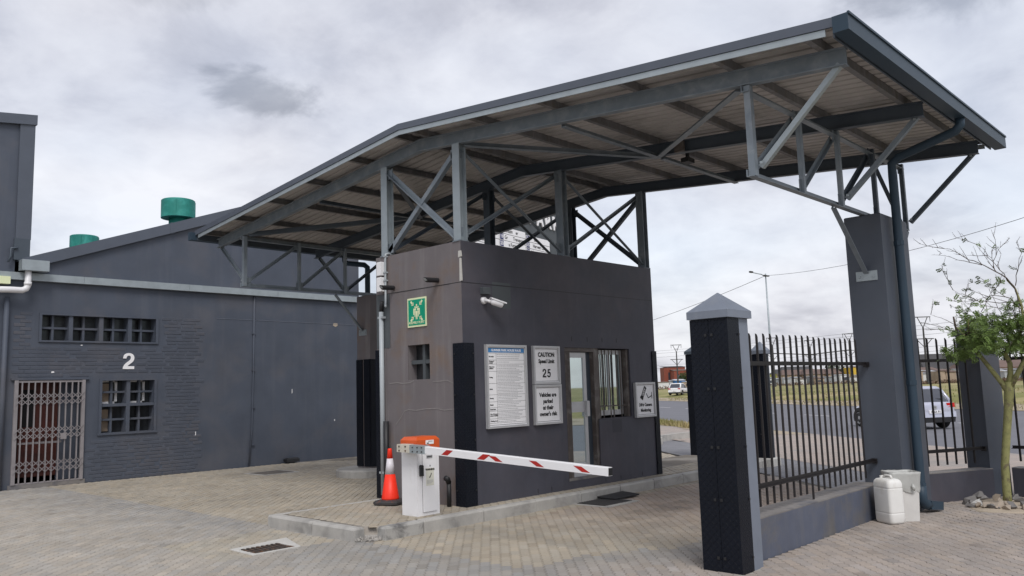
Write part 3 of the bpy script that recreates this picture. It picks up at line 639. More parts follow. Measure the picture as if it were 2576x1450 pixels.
# windows of concrete blocks with glazing behind
def grid_window(name, x0, x1, z0, z1, par):
    w = MB().box(x0 - .0, x1, LY + .25, LY + .27, z0, z1).build(name, M_wglass, par)
    xm = (x0 + x1) / 2 - .02; zm = (z0 + z1) / 2
    MB().box(xm - .022, xm + .022, LY + .10, LY + .20, z0, z1).build('mullion', M_wallL, w)
    MB().box(x0, x1, LY + .095, LY + .205, zm - .022, zm + .022).build('transom', M_wallL, w)
    return w
for a, b in uw: grid_window('window', a, b, 2.95, 3.475, lb)
for i, (a, b) in enumerate(lw):
    for j, (c, d) in enumerate(((1.0, 1.555), (1.62, 2.11))):
        w = grid_window('window', a, b, c, d, lb)
        if j == 1:
            f = MB()
            x0, x1 = (a + .0, b - .12)
            for q in ((x0, x0 + .04, c, d), (x1 - .05, x1, c, d), (x0, x1, c, c + .04), (x0, x1, d - .03, d)): f.box(q[0], q[1], LY + .21, LY + .245, q[2], q[3])
            f.build('sash', M_white, w)
        if i == 0: MB().box(a + .02, b - .2, LY + .24, LY + .248, c + .03, d - .06).build('blind', M_shk[2], w)
fr = MB()
for q in ((5.49, 7.93, 3.475, 3.51), (5.49, 7.93, 2.915, 2.95), (5.49, 5.54, 2.95, 3.475), (7.87, 7.93, 2.95, 3.475)): fr.box(q[0], q[1], LY - .03, LY + .01, q[2], q[3])
fr.build('window_surround', M_wallL, lb)
fr = MB()
for q in ((6.70, 7.92, 2.11, 2.145), (6.68, 7.94, .955, 1.0), (6.70, 6.755, 1.0, 2.11), (7.865, 7.92, 1.0, 2.11)): fr.box(q[0], q[1], LY - .03, LY + .01, q[2], q[3])
fr.build('window_surround', M_wallL, lb)
# doorway with trellis security gate
MB().box(5.04, 6.46, LY - .03, LY + .04, 0.0, 0.085).build('threshold', M_lowt, lb)
MB().box(5.02, 6.48, LY - .05, LY + .0, 2.14, 2.18).build('lintel', M_wallL, lb)
dr = MB().box(5.25, 5.98, LY + .24, LY + .28, .2, 2.1).build('door', M_wood, lb)
MB().box(5.3, 5.55, LY + .225, LY + .24, 1.2, 1.95).build('door_pane', M_dark, dr); MB().box(5.3, 5.93, LY + .22, LY + .239, .3, .95).build('door_panel', M_wood, dr)
MB().box(5.98, 6.40, LY + .26, LY + .28, .1, 2.14).build('door_side_panel', M_wallL, lb)
tg = thing('trellis_gate', 'grey folding trellis security gate across the building doorway', 'security gate', (5.75, LY, .085))
for q in ((5.085, 5.155), (6.345, 6.41)): MB().box(q[0], q[1], LY - .05, LY + .02, .085, 2.135).build('side_post', M_gate, tg)
MB().box(5.155, 6.345, LY - .035, LY + .0, 2.09, 2.13).build('top_rail', M_gate, tg)
MB().box(5.155, 6.345, LY - .035, LY + .0, .086, .11).build('bottom_rail', M_gate, tg)
vx = [5.155 + (k + .6) * .1165 for k in range(10)]
for x in vx: MB().box(x - .011, x + .011, LY - .045, LY - .01, .11, 2.09).build('upright', M_gate, tg)
sm = MB().sweep((-.064, 0, -.062), (.064, 0, .062), Bp(.013, .006), (0, 1, 0)).build('slat', M_gate); m1 = sm.data; bpy.data.objects.remove(sm)
sm = MB().sweep((-.064, 0, .062), (.064, 0, -.062), Bp(.013, .006), (0, 1, 0)).build('slat', M_gate); m2 = sm.data; bpy.data.objects.remove(sm)
for zc_ in (.42, 1.08, 1.76):
    for k in range(-1, 10):
        x = vx[k] + .058 if k >= 0 else vx[0] - .058
        for dz in (-.062, .062):
            for mm_ in (m1, m2):
                o = bpy.data.objects.new('slat', mm_); COL.objects.link(o); o.parent = tg
                o.location = Vector((x, LY - .052 - (.006 if mm_ is m1 else 0), zc_ + dz)) - ORG[tg.name]
MB().box(5.95, 6.06, LY - .08, LY - .05, .93, 1.05).build('lock_box', M_gate, tg)
MB().box(5.2, 6.0, LY + .02, LY + .05, .86, .9).build('cross_bar', M_gate, tg)
# the numeral, vents, ground lamp
n2 = thing('house_number', 'large white numeral 2 on the slate grey building wall', 'number', (7.29, LY - .008, 2.35))
figure(G2, 7.17, LY - .016, 2.355, .35, M_sign, n2, .008, 1.06)
for (x, y, r, z, lab) in ((9.28, 20.6, .415, 6.33, 'larger teal cowled roof vent standing near the ridge'), (9.2, 27.0, .41, 6.35, 'farther teal roof vent, only its drum above the barge')):
    v = thing('roof_vent', lab, 'roof vent', (x, y, 5.8), 'teal roof vents')
    MB().lathe(x, y, [(.225, 5.7), (.225, z + .1)], 24).build('neck', M_teal, v, True)
    MB().lathe(x, y, [(r, z), (r, z + .46), (r - .02, z + .475), (.05, z + .48)], 28).build('drum', M_teal, v)
    for a in (-2.1, -1.3, -.4): MB().box(x + (r + .002) * math.cos(a) - .006, x + (r + .002) * math.cos(a) + .006, y + (r + .002) * math.sin(a) - .006, y + (r + .002) * math.sin(a) + .006, z + .02, z + .44).build('seam', M_teal, v)
gl = thing('ground_lamp', 'small black lamp housing on the paving against the slate wall', 'lamp', (11.28, 18.4, 0))
MB().cbox(11.1, 11.45, 18.28, 18.46, .03, .13, .03).build('housing', M_black, gl); MB().box(11.2, 11.35, 18.32, 18.42, -.005, .03).build('foot', M_black, gl)
# taller block at the far left
tb = thing('tall_block', 'taller dark grey wall with capped parapet rising at left edge', 'building', (4.0, LY - .03, 4.3))
MB().loft([[(-6.0, LY - .02, 4.31), (5.0, LY - .02, 4.31), (5.0, LY - .02, 7.42), (-6.0, LY - .02, 6.0)], [(-6.0, 40, 4.31), (5.0, 40, 4.31), (5.0, 40, 7.42), (-6.0, 40, 6.0)]]).build('wall', M_wallL, tb)
MB().box(4.98, 5.26, LY - .07, 40, 4.99, 7.5).build('corner_flashing', M_fasc, tb)
MB().box(4.96, 5.25, LY - .075, 39.9, 4.56, 5.0).build('corner_flashing', M_steeld, tb)
MB().loft([[(-6.0, LY - .1, 5.96), (5.285, LY - .1, 7.42), (5.285, LY - .1, 7.63), (-6.0, LY - .1, 6.16)], [(-6.0, 40, 5.96), (5.285, 40, 7.42), (5.285, 40, 7.63), (-6.0, 40, 6.16)]]).build('parapet_cap', M_fasc, tb)
MB().tube([(4.86, LY - .1, 4.5), (4.9, LY - .1, 4.62), (4.9, LY - .1, 4.78), (5.02, LY - .1, 4.8)], .022, 8).build('tap_pipe', M_steeld, tb, True)

# ------------------------------------------------------------------ guardhouse
gh = thing('guardhouse', 'charcoal plastered gatehouse box standing on the kerbed island', 'gatehouse', (9.8, 8.9, .14))
GT = 3.68; GB = .12
wall(MB(), 7.5, 12.05, GB, GT, [(9.605, 10.40, .27, 2.26), (10.40, 11.29, 1.14, 2.26)], 8.0, 8.23, 'x').build('front_wall', M_gh, gh)
wall(MB(), 8.231, 9.64, GB, GT - .001, [(8.68, 9.155, 1.83, 2.32)], 7.5, 7.72, 'y').build('side_wall', M_ghx, gh)
MB().quad((7.497, 8.0, GB), (7.497, 8.231, GB), (7.497, 8.231, GT), (7.497, 8.0, GT)).build('side_wall_end', M_ghx, gh)
MB().box(7.5, 12.05, 9.641, 9.87, GB, GT).build('rear_wall', M_gh, gh); MB().quad((7.497, 9.64, GB), (7.497, 9.87, GB), (7.497, 9.87, GT), (7.497, 9.64, GT)).build('side_wall_end', M_ghx, gh)
MB().box(11.83, 12.05, 8.231, 9.64, GB, GT - .001).build('end_wall', M_gh, gh)
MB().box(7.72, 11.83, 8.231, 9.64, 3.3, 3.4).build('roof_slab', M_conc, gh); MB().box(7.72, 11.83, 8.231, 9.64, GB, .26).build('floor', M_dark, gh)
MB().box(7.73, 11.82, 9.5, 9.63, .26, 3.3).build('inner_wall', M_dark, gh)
# groove line: thin black strip coloured as the shadow of a recess
MB().box(7.497, 12.052, 7.9975, 8.003, 3.107, 3.115).build('groove', M_black, gh); MB().box(7.4955, 7.503, 8.0, 9.872, 3.107, 3.115).build('groove', M_black, gh)
MB().quad((8.08, 7.9985, 2.79), (8.455, 7.9985, 2.79), (8.455, 7.9985, 3.10), (8.08, 7.9985, 3.10)).build('paint_patch', M_gh2, gh); MB().quad((8.08, 7.9985, 3.117), (8.455, 7.9985, 3.117), (8.455, 7.9985, 3.155), (8.08, 7.9985, 3.155)).build('paint_patch', M_gh2, gh)
MB().quad((10.73, 7.9985, .915), (10.99, 7.9985, .915), (10.99, 7.9985, 1.12), (10.73, 7.9985, 1.12)).build('paint_patch', M_gh3, gh)
MB().quad((7.4955, 9.55, 2.31), (7.4955, 9.868, 2.31), (7.4955, 9.868, 3.105), (7.4955, 9.55, 3.105)).build('paint_patch', M_gh2, gh)
for (y0, y1, z0, z1) in ((7.998, 8.05, 3.45, 3.54), (7.998, 8.03, 3.12, 3.44)):
    MB().loft([[(7.493, y0 - .012, z0 + .01), (7.493, y1, z0), (7.493, y1 - .005, z1), (7.493, y0, z1)], [(7.51, y0 - .012, z0 + .01), (7.51, y1, z0), (7.51, y1 - .005, z1), (7.51, y0, z1)]]).build('chipped_plaster', M_concw, gh)
for x in (9.79, 10.175, 10.56, 10.945): MB().box(x - .006, x + .006, 7.9975, 8.002, 2.36, 2.43).build('weep_slot', M_black, gh)
for x in (8.9, 9.2, 10.5, 10.9, 11.5): MB().box(x - .005, x + .005, 7.9975, 8.002, .17, .23).build('weep_slot', M_black, gh)
random.seed(11)
def crack(pts, w):
    mb = MB()
    for (a, b), (c, d) in zip(pts, pts[1:]): mb.quad((7.4962, a, b - w), (7.4962, c, d - w), (7.4962, c, d + w), (7.4962, a, b + w))
    mb.build('filled_crack', mat('pale crack filler', (0.215, 0.198, 0.195), 0.8, 0.2, 12), gh)
crack([(9.58, 1.79), (9.4, 1.80), (9.28, 1.785), (9.12, 1.79), (9.02, 1.82)], .008); crack([(8.62, 1.79), (8.45, 1.795), (8.32, 1.80), (8.2, 1.76)], .007)
crack([(9.45, 1.2), (9.33, 1.3), (9.25, 1.39), (9.15, 1.415), (9.0, 1.40), (8.8, 1.42), (8.55, 1.425), (8.4, 1.40), (8.2, 1.415)], .008)
# checker plate guards wrapped round the corners
def cguard(cx, cy, sx, sy, wx, wy, z0, z1):
    t_ = .012; o = .006
    a = cx - sx * o; b = cy - sy * o
    mb = MB().loft([[(a, b, z), (a + sx * wx, b, z), (a + sx * wx, b + sy * t_ * .0 - sy * t_, z), (a - sx * t_, b - sy * t_, z), (a - sx * t_, b + sy * wy, z), (a, b + sy * wy, z)] for z in (z0, z1)])
    g = fix_normals(mb.build('corner_guard', M_tread, gh))
    return g
for (cx, cy, sx, sy, wx, wy) in ((7.497, 7.998, 1, 1, .195, .19), (12.05, 7.998, -1, 1, .12, .2), (7.497, 9.87, 1, -1, .2, .17), (12.05, 9.87, -1, -1, .2, .2)):
    g = cguard(cx, cy, sx, sy, wx, wy, .145, 2.29 if sx > 0 else 2.23)
    for z in (.35, 1.0, 1.6, 2.15):
        if cy < 9: MB().lathe(0, 0, [(.0, 0)], 3) ; MB().box(cx + sx * wx * .8 - .009, cx + sx * wx * .8 + .009, cy - .034, cy - .018, z - .009, z + .009).build('bolt', M_black, g)
        if sx > 0: MB().box(cx - .034, cx - .018, cy + sy * wy * .75 - .009, cy + sy * wy * .75 + .009, z - .009, z + .009).build('bolt', M_black, g)
# side window
w = MB().box(7.66, 7.68, 8.68, 9.155, 1.83, 2.32).build('window', M_wglass, gh)
MB().box(7.56, 7.655, 8.845, 8.90, 1.83, 2.32).build('mullion', M_gh2, w); MB().box(7.565, 7.65, 8.68, 9.155, 2.05, 2.105).build('transom', M_gh2, w)
# door and sliding window
df = MB()
for q in ((9.605, 10.46, 2.20, 2.26), (10.34, 10.46, .27, 2.199)): df.box(q[0], q[1], 8.02, 8.12, q[2], q[3])
df.build('door_frame', M_brownf, gh)
ls = MB()
for k in range(6): MB().box(9.61 + k * .024, 9.626 + k * .024, 8.015, 8.07, .275, 2.20).build('shutter_slat', M_brownf, gh)
door = MB()
for q in ((9.76, 9.80, .3, 2.19), (10.13, 10.20, .3, 2.19), (9.80, 10.13, 2.11, 2.19), (9.80, 10.13, 1.27, 1.43), (9.80, 10.13, .3, .5)): door.box(q[0], q[1], 8.07, 8.11, q[2], q[3])
door = door.build('door', M_alu, gh)
MB().box(9.80, 10.13, 8.085, 8.095, 1.43, 2.11).build('pane', M_glass, door); MB().box(9.80, 10.13, 8.085, 8.095, .5, 1.27).build('pane', M_glass, door)
MB().cbox(10.145, 10.21, 8.03, 8.07, 1.2, 1.44, .01).build('handle', M_alu, door)
MB().box(10.201, 10.339, 8.10, 8.125, .28, 2.2).build('door_jamb', M_steeld, gh)
MB().box(9.607, 10.398, 7.996, 8.22, .262, .300).build('door_step', M_lowt, gh)
wf = MB()
for q in ((10.47, 10.53, 1.19, 2.24), (11.17, 11.22, 1.19, 2.24), (10.53, 11.17, 2.17, 2.24), (10.53, 11.17, 1.19, 1.27), (10.84, 10.875, 1.27, 2.17)): wf.box(q[0], q[1], 8.12, 8.16, q[2], q[3])
wf = wf.build('sliding_window', M_alu, gh)
MB().box(10.53, 10.84, 8.137, 8.145, 1.27, 2.17).build('pane', M_glass, wf); MB().box(10.875, 11.17, 8.137, 8.145, 1.27, 2.17).build('pane', M_glass, wf)
for k, x in enumerate((10.5, 10.59, 10.67, 10.78, 10.86, 10.97, 11.07)): MB().box(x - .007, x + .007, 8.04, 8.055, 1.15 if k not in (2, 5) else 1.33, 2.24).build('burglar_bar', M_brownf, wf)
MB().box(10.48, 11.27, 8.043, 8.058, 1.33, 1.345).build('burglar_bar', M_brownf, wf)
MB().box(11.23, 11.285, 8.03, 8.12, 1.15, 2.25).build('window_jamb', M_brownf, gh); MB().box(10.402, 11.288, 7.995, 8.22, 1.130, 1.147).build('window_sill', M_gh, gh)
# drain spouts
for y in (8.47, 9.45):
    sp_ = MB(); pts = []
    for k in range(14):
        a = 2 * math.pi * k / 14; pts.append((.034 * math.cos(a), .034 * math.sin(a)))
    sp_.loft([[(7.49, y + p[0], 3.185 + p[1]) for p in pts], [(7.27 - p[1] * .8, y + p[0], 3.175 + p[1]) for p in pts]], caps=True)
    fix_normals(sp_.build('drain_spout', M_black, gh)); MB().loft([[(7.269 - p[1] * .8, y + p[0] * .75, 3.175 + p[1] * .75) for p in pts], [(7.267 - p[1] * .8, y + p[0] * .75, 3.175 + p[1] * .75) for p in pts]]).build('spout_mouth', M_gpipe, gh)
# services on the side wall
c = thing('wall_conduit', 'pale grey conduit run down the guardhouse side wall', 'conduit', (7.46, 9.7, .15))
MB().tube([(7.6, 9.6, 3.70), (7.52, 9.6, 3.72), (7.47, 9.6, 3.70), (7.465, 9.605, 3.6), (7.465, 9.605, 2.98), (7.44, 9.58, 2.93), (7.42, 9.55, 2.915)], .017, 8).build('upper_tube', M_gpipe, c, True)
for z in (3.66, 3.42, 3.3, 3.2): MB().box(7.44, 7.5, 9.585, 9.625, z, z + .02).build('clip', M_gpipe, c)
MB().tube([(7.46, 9.705, .2), (7.46, 9.71, 2.85)], .035, 12).build('lower_tube', M_gpipe, c, True)
MB().tube([(7.46, 9.71, 2.84), (7.46, 9.70, 2.93), (7.44, 9.67, 3.0)], .03, 10).build('flexible_sleeve', M_black, c, True)
for z in (.5, 2.75): MB().box(7.43, 7.5, 9.65, 9.76, z, z + .03).build('saddle', M_gpipe, c)
MB().tube([(7.44, 9.60, .2), (7.44, 9.60, 1.25)], .04, 12).build('black_pipe', M_black, c, True)
for i, (z0, z1) in enumerate(((3.39, 3.59), (3.15, 3.36))):
    MB_ = MB().cbox(7.40, 7.497, 9.63, 9.735, z0, z1, .008)
    tag(MB_.build('junction_box', M_white, base=(7.45, 9.68, z0)), ('upper' if i == 0 else 'lower') + ' white junction box high on the guardhouse side wall', 'junction box', 'white junction boxes')
st = thing('standpipe', 'short black standpipe stub against the corner guard', 'pipe', (7.42, 8.25, .14))
MB().tube([(7.42, 8.25, .14), (7.42, 8.25, .46)], .03, 10).build('pipe', M_black, st, True); MB().tube([(7.42, 8.25, .45), (7.40, 8.25, .5), (7.36, 8.25, .52)], .036, 10).build('elbow', M_black, st, True)
# ------------------------------------------------------------------ signs on the guardhouse
def framed(name, label, x0, x1, z0, z1, cat='sign', tw=.03):
    s = thing(name, label, cat, ((x0 + x1) / 2, 7.99, z0))
    MB().box(x0 + .01, x1 - .01, 7.965, 7.997, z0 + .01, z1 - .01).build('panel', M_sign, s)
    f = MB()
    for q in ((x0, x1, z0, z0 + tw), (x0, x1, z1 - tw, z1), (x0, x0 + tw, z0 + tw, z1 - tw), (x1 - tw, x1, z0 + tw, z1 - tw)): f.box(q[0], q[1], 7.945, 7.994, q[2], q[3])
    f.build('frame', M_alu, s)
    k = MB()
    for q in ((x0 + tw + .014, x1 - tw - .014, z0 + tw + .012, z0 + tw + .017), (x0 + tw + .014, x1 - tw - .014, z1 - tw - .017, z1 - tw - .012), (x0 + tw + .01, x0 + tw + .015, z0 + tw + .012, z1 - tw - .012), (x1 - tw - .015, x1 - tw - .01, z0 + tw + .012, z1 - tw - .012)): k.box(q[0], q[1], 7.9635, 7.966, q[2], q[3])
    k.build('border_line', M_blk, s)
    return s
YT = 7.9625
s = framed('speed_limit_sign', 'white framed sign reading CAUTION Speed Limit 25', 8.845, 9.435, 1.712, 2.27)
text('lettering', 'CAUTION', .088, M_blk, s, (9.14, YT, 2.14), bold=.0035, sx=.92); text('lettering', 'Speed Limit', .080, M_blk, s, (9.14, YT, 2.045), bold=.003, sx=.92)
figure(G2, 9.045, YT, 1.81, .125, M_blk, s, .0015); figure(G5, 9.145, YT, 1.81, .125, M_blk, s, .0015)
s = framed('parking_notice', 'white framed sign reading Vehicles are parked at their owner\'s risk', 8.845, 9.445, 1.13, 1.705)
for i, l in enumerate(('Vehicles are', 'parked', 'at their', "owner's risk")): text('lettering', l, .083, M_blk, s, (9.145, YT, 1.555 - i * .092), bold=.003, sx=.92)
s = framed('camera_notice', 'smaller white framed sign with camera picture reading 24Hr Camera Monitoring', 11.35, 11.93, 1.122, 1.70)
text('lettering', '24Hr Camera', .072, M_blk, s, (11.64, YT, 1.325), bold=.0025, sx=.92); text('lettering', 'Monitoring', .072, M_blk, s, (11.64, YT, 1.235), bold=.0025, sx=.92)
cm = MB(); a = R(58)
def cq(cx, cz, w, h, ang, y=7.9625):
    c_, s_ = math.cos(ang), math.sin(ang); return [(cx + c_ * u - s_ * v, y, cz + s_ * u + c_ * v) for u, v in ((-w, -h), (w, -h), (w, h), (-w, h))]
cm.quad(*cq(11.60, 1.535, .105, .036, a)); cm.quad(*cq(11.535, 1.44, .02, .045, a)); cm.quad(*cq(11.70, 1.475, .05, .008, R(-55))); cm.quad(*cq(11.775, 1.455, .06, .008, R(18))); cm.quad(*cq(11.835, 1.48, .008, .055, 0))
fix_normals(cm.build('camera_picture', M_blk, s)); 
t_ = text('lettering', 'CCTV', .05, M_sign, s, (11.60, 7.9612, 1.535), frame=(Vector((math.cos(a), 0, math.sin(a))), Vector((-math.sin(a), 0, math.cos(a))), Vector((0, -1, 0))), bold=.002)
# house rules board
s = framed('house_rules_sign', 'tall white framed board of house rules with a blue heading band', 7.885, 8.70, 1.13, 2.273)
MB().box(7.93, 8.655, 7.9635, 7.966, 2.165, 2.225).build('heading_band', M_blue, s); text('lettering', 'GUNNER PARK HOUSE RULES', .045, M_sign, s, (8.292, YT, 2.195), bold=.0012)
rows = [('Fire safety', 3, .095), ('Housing of\nworkers', 1, .055), ('Noise & air\npollution', 4, .10), ('Parking', 8, .165), ('Refuse', 7, .155), ('Security', 4, .095), ('Signage', 3, .08), ('Speed Limit', 1, .045), ('Use of Common\nareas or facilities', 5, .105), ('Washing of cars', 2, .06)]
z = 2.155; random.seed(5)
ln = MB(); tx_ = MB()
for lab, nl, h in rows:
    ln.box(7.935, 8.655, 7.9638, 7.966, z - .0015, z + .0015)
    text('lettering', lab, .022, M_blk, s, (7.945, YT, z - h / 2), align='LEFT', bold=.0008)
    for i in range(nl):
        zz = z - (i + .75) * h / (nl + .5); x = 8.10
        xe = 8.10 + random.uniform(.38, .53) if i < nl - 1 else 8.10 + random.uniform(.2, .45)
        while x < xe:
            w_ = random.uniform(.012, .045); tx_.box(x, min(xe, x + w_), 7.9638, 7.966, zz - .0042, zz + .0042); x += w_ + .006
    z -= h
ln.box(7.935, 8.655, 7.9638, 7.966, z - .0015, z + .0015); ln.box(8.085, 8.088, 7.9638, 7.966, z, 2.155)
ln.build('ruled_lines', M_blk, s)['kind'] = 'stuff'; tx_.build('small_print', M_prt, s)['kind'] = 'stuff'
# assembly point sign on the side wall
s = thing('assembly_point_sign', 'green and cream ASSEMBLY POINT sign on the guardhouse side wall', 'sign', (7.49, 8.925, 2.57))
MB().box(7.485, 7.497, 8.72, 9.13, 2.572, 2.988).build('plate', M_cream, s); MB().box(7.4825, 7.487, 8.743, 9.107, 2.597, 2.963).build('green_field', M_green, s)
text('lettering', 'ASSEMBLY POINT', .048, M_cream, s, (7.481, 8.925, 2.632), frame='-x', bold=.001, sx=.92)
pic = MB(); X_ = 7.4815
def pq(pts): pic.quad(*[(X_, 8.925 - u, 2.805 + v) for u, v in pts])
def disc(u, v, r): pq([(u + r * math.cos(k * math.pi / 5), v + r * math.sin(k * math.pi / 5)) for k in range(10)])
disc(0, .078, .016)
for sgn in (-1, 1):
    disc(sgn * .034, .05, .013); disc(sgn * .05, .012, .0)
    pq([(sgn * .012, .034), (sgn * .07, .03), (sgn * .072, -.06), (sgn * .052, -.06), (sgn * .05, .0), (sgn * .012, .0)])
    pq([(sgn * .025, -.004), (sgn * .048, -.004), (sgn * .044, -.09), (sgn * .028, -.09)])
pq([(-.026, .058), (.026, .058), (.03, .036), (-.03, .036)])
pq([(-.022, -.006), (.022, -.006), (.018, -.125), (.004, -.125), (0, -.06), (-.004, -.125), (-.018, -.125)])
for sx_ in (-1, 1):
    for sz_ in (-1, 1):
        u0, v0 = sx_ * .125, sz_ * .125
        if sz_ < 0: v0 = -.14
        tu, tv = sx_ * .065, (sz_ * .075 if sz_ > 0 else -.085)
        pq([(tu, tv), (tu + sx_ * .052, tv), (tu, tv + sz_ * .052)])
        du, dv = sx_ * .0071 * 1.6, sz_ * .0071 * 1.6
        pq([(tu + sx_ * .02 + du, tv + sz_ * .02 - dv), (tu + sx_ * .062 + du, tv + sz_ * .062 - dv), (tu + sx_ * .062 - du, tv + sz_ * .062 + dv), (tu + sx_ * .02 - du, tv + sz_ * .02 + dv)])
pic.build('assembly_pictogram', M_cream, s)
# surveillance camera and its junction box
cc_ = thing('security_camera', 'white bullet security camera on the guardhouse front wall', 'camera', (7.9, 8.0, 2.88))
MB().tube([(7.90, 7.998, 2.88), (7.90, 7.96, 2.88)], [.055, .045], 14).build('mount', M_whited, cc_, True)
MB().tube([(7.90, 7.965, 2.88), (7.90, 7.91, 2.87), (7.93, 7.88, 2.85)], .022, 10).build('bracket', M_whited, cc_, True)
d_ = Vector((.9, -.38, -.30)).normalized(); p0 = Vector((7.93, 7.88, 2.86))
MB().tube([p0, p0 + d_ * .03, p0 + d_ * .17, p0 + d_ * .18], [.025, .042, .042, .036], 14).build('body', M_whited, cc_, True)
MB().tube([p0 + d_ * .178, p0 + d_ * .19], [.035, .03], 14).build('lens', M_black, cc_, True)
MB().sweep(p0 + d_ * .0 + Vector((0, 0, .05)), p0 + d_ * .235 + Vector((0, 0, .05)), [(-.045, -.02), (-.04, 0), (0, .008), (.04, 0), (.045, -.02), (.04, -.006), (0, 0), (-.04, -.006)]).build('sunshield', M_whited, cc_)
tag(MB().cbox(7.845, 7.985, 7.93, 7.998, 2.965, 3.06, .008).build('camera_junction_box', M_gh2, base=(7.9, 7.96, 2.965)), 'small grey junction box directly above the security camera', 'junction box')
# ------------------------------------------------------------------ boom barrier
bb = thing('boom_barrier', 'white barrier cabinet with orange lid and long red striped boom', 'barrier', (6.79, 8.09, .14))
cab = MB().cbox(6.62, 6.98, 7.94, 8.235, .135, .93, .004).build('cabinet', M_whited, bb)
MB().box(6.705, 6.925, 7.928, 7.941, .185, .89).build('cabinet_door', M_white, cab)
ed = MB()
for q in ((6.702, 6.705, .185, .89), (6.925, 6.928, .185, .89), (6.702, 6.928, .182, .185), (6.702, 6.928, .89, .893)): ed.box(q[0], q[1], 7.937, 7.9395, q[2], q[3])
ed.build('door_gap', M_black, cab)
MB().cbox(6.655, 6.70, 7.905, 7.941, .625, .76, .01).build('handle', M_black, cab)
MB().loft([[(6.612, 7.932, .93), (6.988, 7.932, .93), (6.988, 8.243, .93), (6.612, 8.243, .93)], [(6.612, 7.932, 1.06), (6.988, 7.932, 1.06), (6.988, 8.243, 1.06), (6.612, 8.243, 1.06)], [(6.645, 7.965, 1.10), (6.955, 7.965, 1.10), (6.955, 8.21, 1.10), (6.645, 8.21, 1.10)]]).build('lid', M_orange, bb)
lab = MB().box(6.76, 6.89, 7.928, 7.9325, 1.005, 1.055).build('lid_label', M_sign, bb); MB().box(6.775, 6.81, 7.9265, 7.9285, 1.012, 1.024).build('lid_label_print', M_blk, lab); MB().box(6.80, 6.87, 7.9265, 7.9285, 1.034, 1.046).build('lid_label_print', M_prt, lab)
tagp = MB().box(6.765, 6.86, 7.9255, 7.929, .83, .872).build('name_tag', M_prt, bb); text('lettering', 'GENIUS', .026, M_blk, tagp, (6.812, 7.9235, .852), bold=.0006)
wl = MB().box(6.755, 6.88, 7.9255, 7.929, .50, .712).build('warning_label', mat('cream label', (.66, .65, .56), .5, .03), bb)
text('lettering', 'WARNING', .030, M_blk, wl, (6.8175, 7.9235, .695), bold=.0012)
MB().quad((6.80, 7.9245, .60), (6.815, 7.9245, .59), (6.845, 7.9245, .64), (6.835, 7.9245, .655), (6.825, 7.9245, .625)).build('warning_figure', M_blk, wl)
for z in (.562, .55, .538, .526): MB().box(6.765, 6.87 - (z < .53) * .03, 7.9245, 7.9258, z, z + .005).build('print_line', M_prt, wl)
MB().quad((6.81, 7.9245, .735), (6.822, 7.9245, .728), (6.828, 7.9245, .742), (6.818, 7.9245, .755)).build('star_mark', M_blk, cab)
ad = Vector((0, -2.75, -.145)).normalized()
A0 = Vector((6.545, 8.16, .985)); A1 = Vector((6.545, 7.66, .968)); A2 = Vector((6.545, 4.93, .822))
MB().sweep((6.545, 8.17, .973), (6.545, 7.93, .968), Bp(.105, .095)).build('boom_clamp', mat('worn cream casting', (.56, .52, .44), .6, .12, 12, c2=(.25, .13, .07), c2s=25, c2lo=.62, c2hi=.75), bb)
MB().sweep((6.545, 7.93, .9685), (6.545, 7.655, .9605), Bp(.096, .098)).build('boom_bracket', M_galv, bb)
for y in (7.70, 7.78, 7.87):
    for dz in (-.025, .025): MB().box(6.489, 6.497, y - .008, y + .008, .964 + dz - .008, .964 + dz + .008).build('bolt', M_irong, bb)
for y in (8.0, 8.12):
    for dz in (-.025, .025): MB().box(6.484, 6.493, y - .009, y + .009, .97 + dz - .009, .97 + dz + .009).build('bolt', M_iron, bb)
MB().box(6.597, 6.62, 7.98, 8.14, .92, 1.02).build('spindle_plate', M_galv, bb)
boom = MB().sweep((6.545, 7.66, .9605), (6.545, 4.93, .825), [(-.035, -.042), (.035, -.042), (.035, .036), (.029, .042), (-.029, .042), (-.035, .036)]).build('boom', M_white, bb)
MB().sweep((6.545, 4.932, .8251), (6.545, 4.925, .8247), Bp(.058, .072)).build('boom_mouth', M_black, boom)
def stripe(ya, yb, lean):            # red tape on the near side of the boom
    def zc2(y): return .825 + (.9605 - .825) * (y - 4.93) / (7.66 - 4.93)
    x = 6.5085
    lo, hi = -.030, .028
    MB().quad((x, ya, zc2(ya) + lo), (x, yb, zc2(yb) + lo), (x, yb - lean, zc2(yb) + hi), (x, ya - lean, zc2(ya) + hi)).build('red_stripe', M_red, boom)
for ya, yb, ln_ in ((7.36, 7.25, .095), (6.76, 6.645, .10), (6.465, 6.355, -.11), (5.86, 5.755, -.11), (5.255, 5.15, -.11)): stripe(ya, yb, ln_)
# ------------------------------------------------------------------ traffic cone
tcn = thing('traffic_cone', 'red traffic cone with pale sleeve on a torn black base', 'traffic cone', (7.15, 9.15, .145))
mb = MB(); ang = R(20)
def rot(u, v): return (7.15 + u * math.cos(ang) - v * math.sin(ang), 9.15 + u * math.sin(ang) + v * math.cos(ang))
def sq(h, z): return [(*rot(u * h, v * h), z) for u, v in ((-1, -.7), (-.7, -1), (.7, -1), (1, -.7), (1, .7), (.7, 1), (-.7, 1), (-1, .7))]
mb.loft([sq(.175, .146), sq(.19, .16), sq(.19, .185), sq(.165, .205), sq(.12, .215)]); mb.build('base', M_rub, tcn)
MB().lathe(7.15, 9.15, [(.122, .213), (.118, .235), (.068, .55)], 28).build('cone_body', M_conered, tcn, True)
MB().lathe(7.15, 9.15, [(.069, .55), (.042, .76)], 28).build('reflective_sleeve', M_conew, tcn, True)
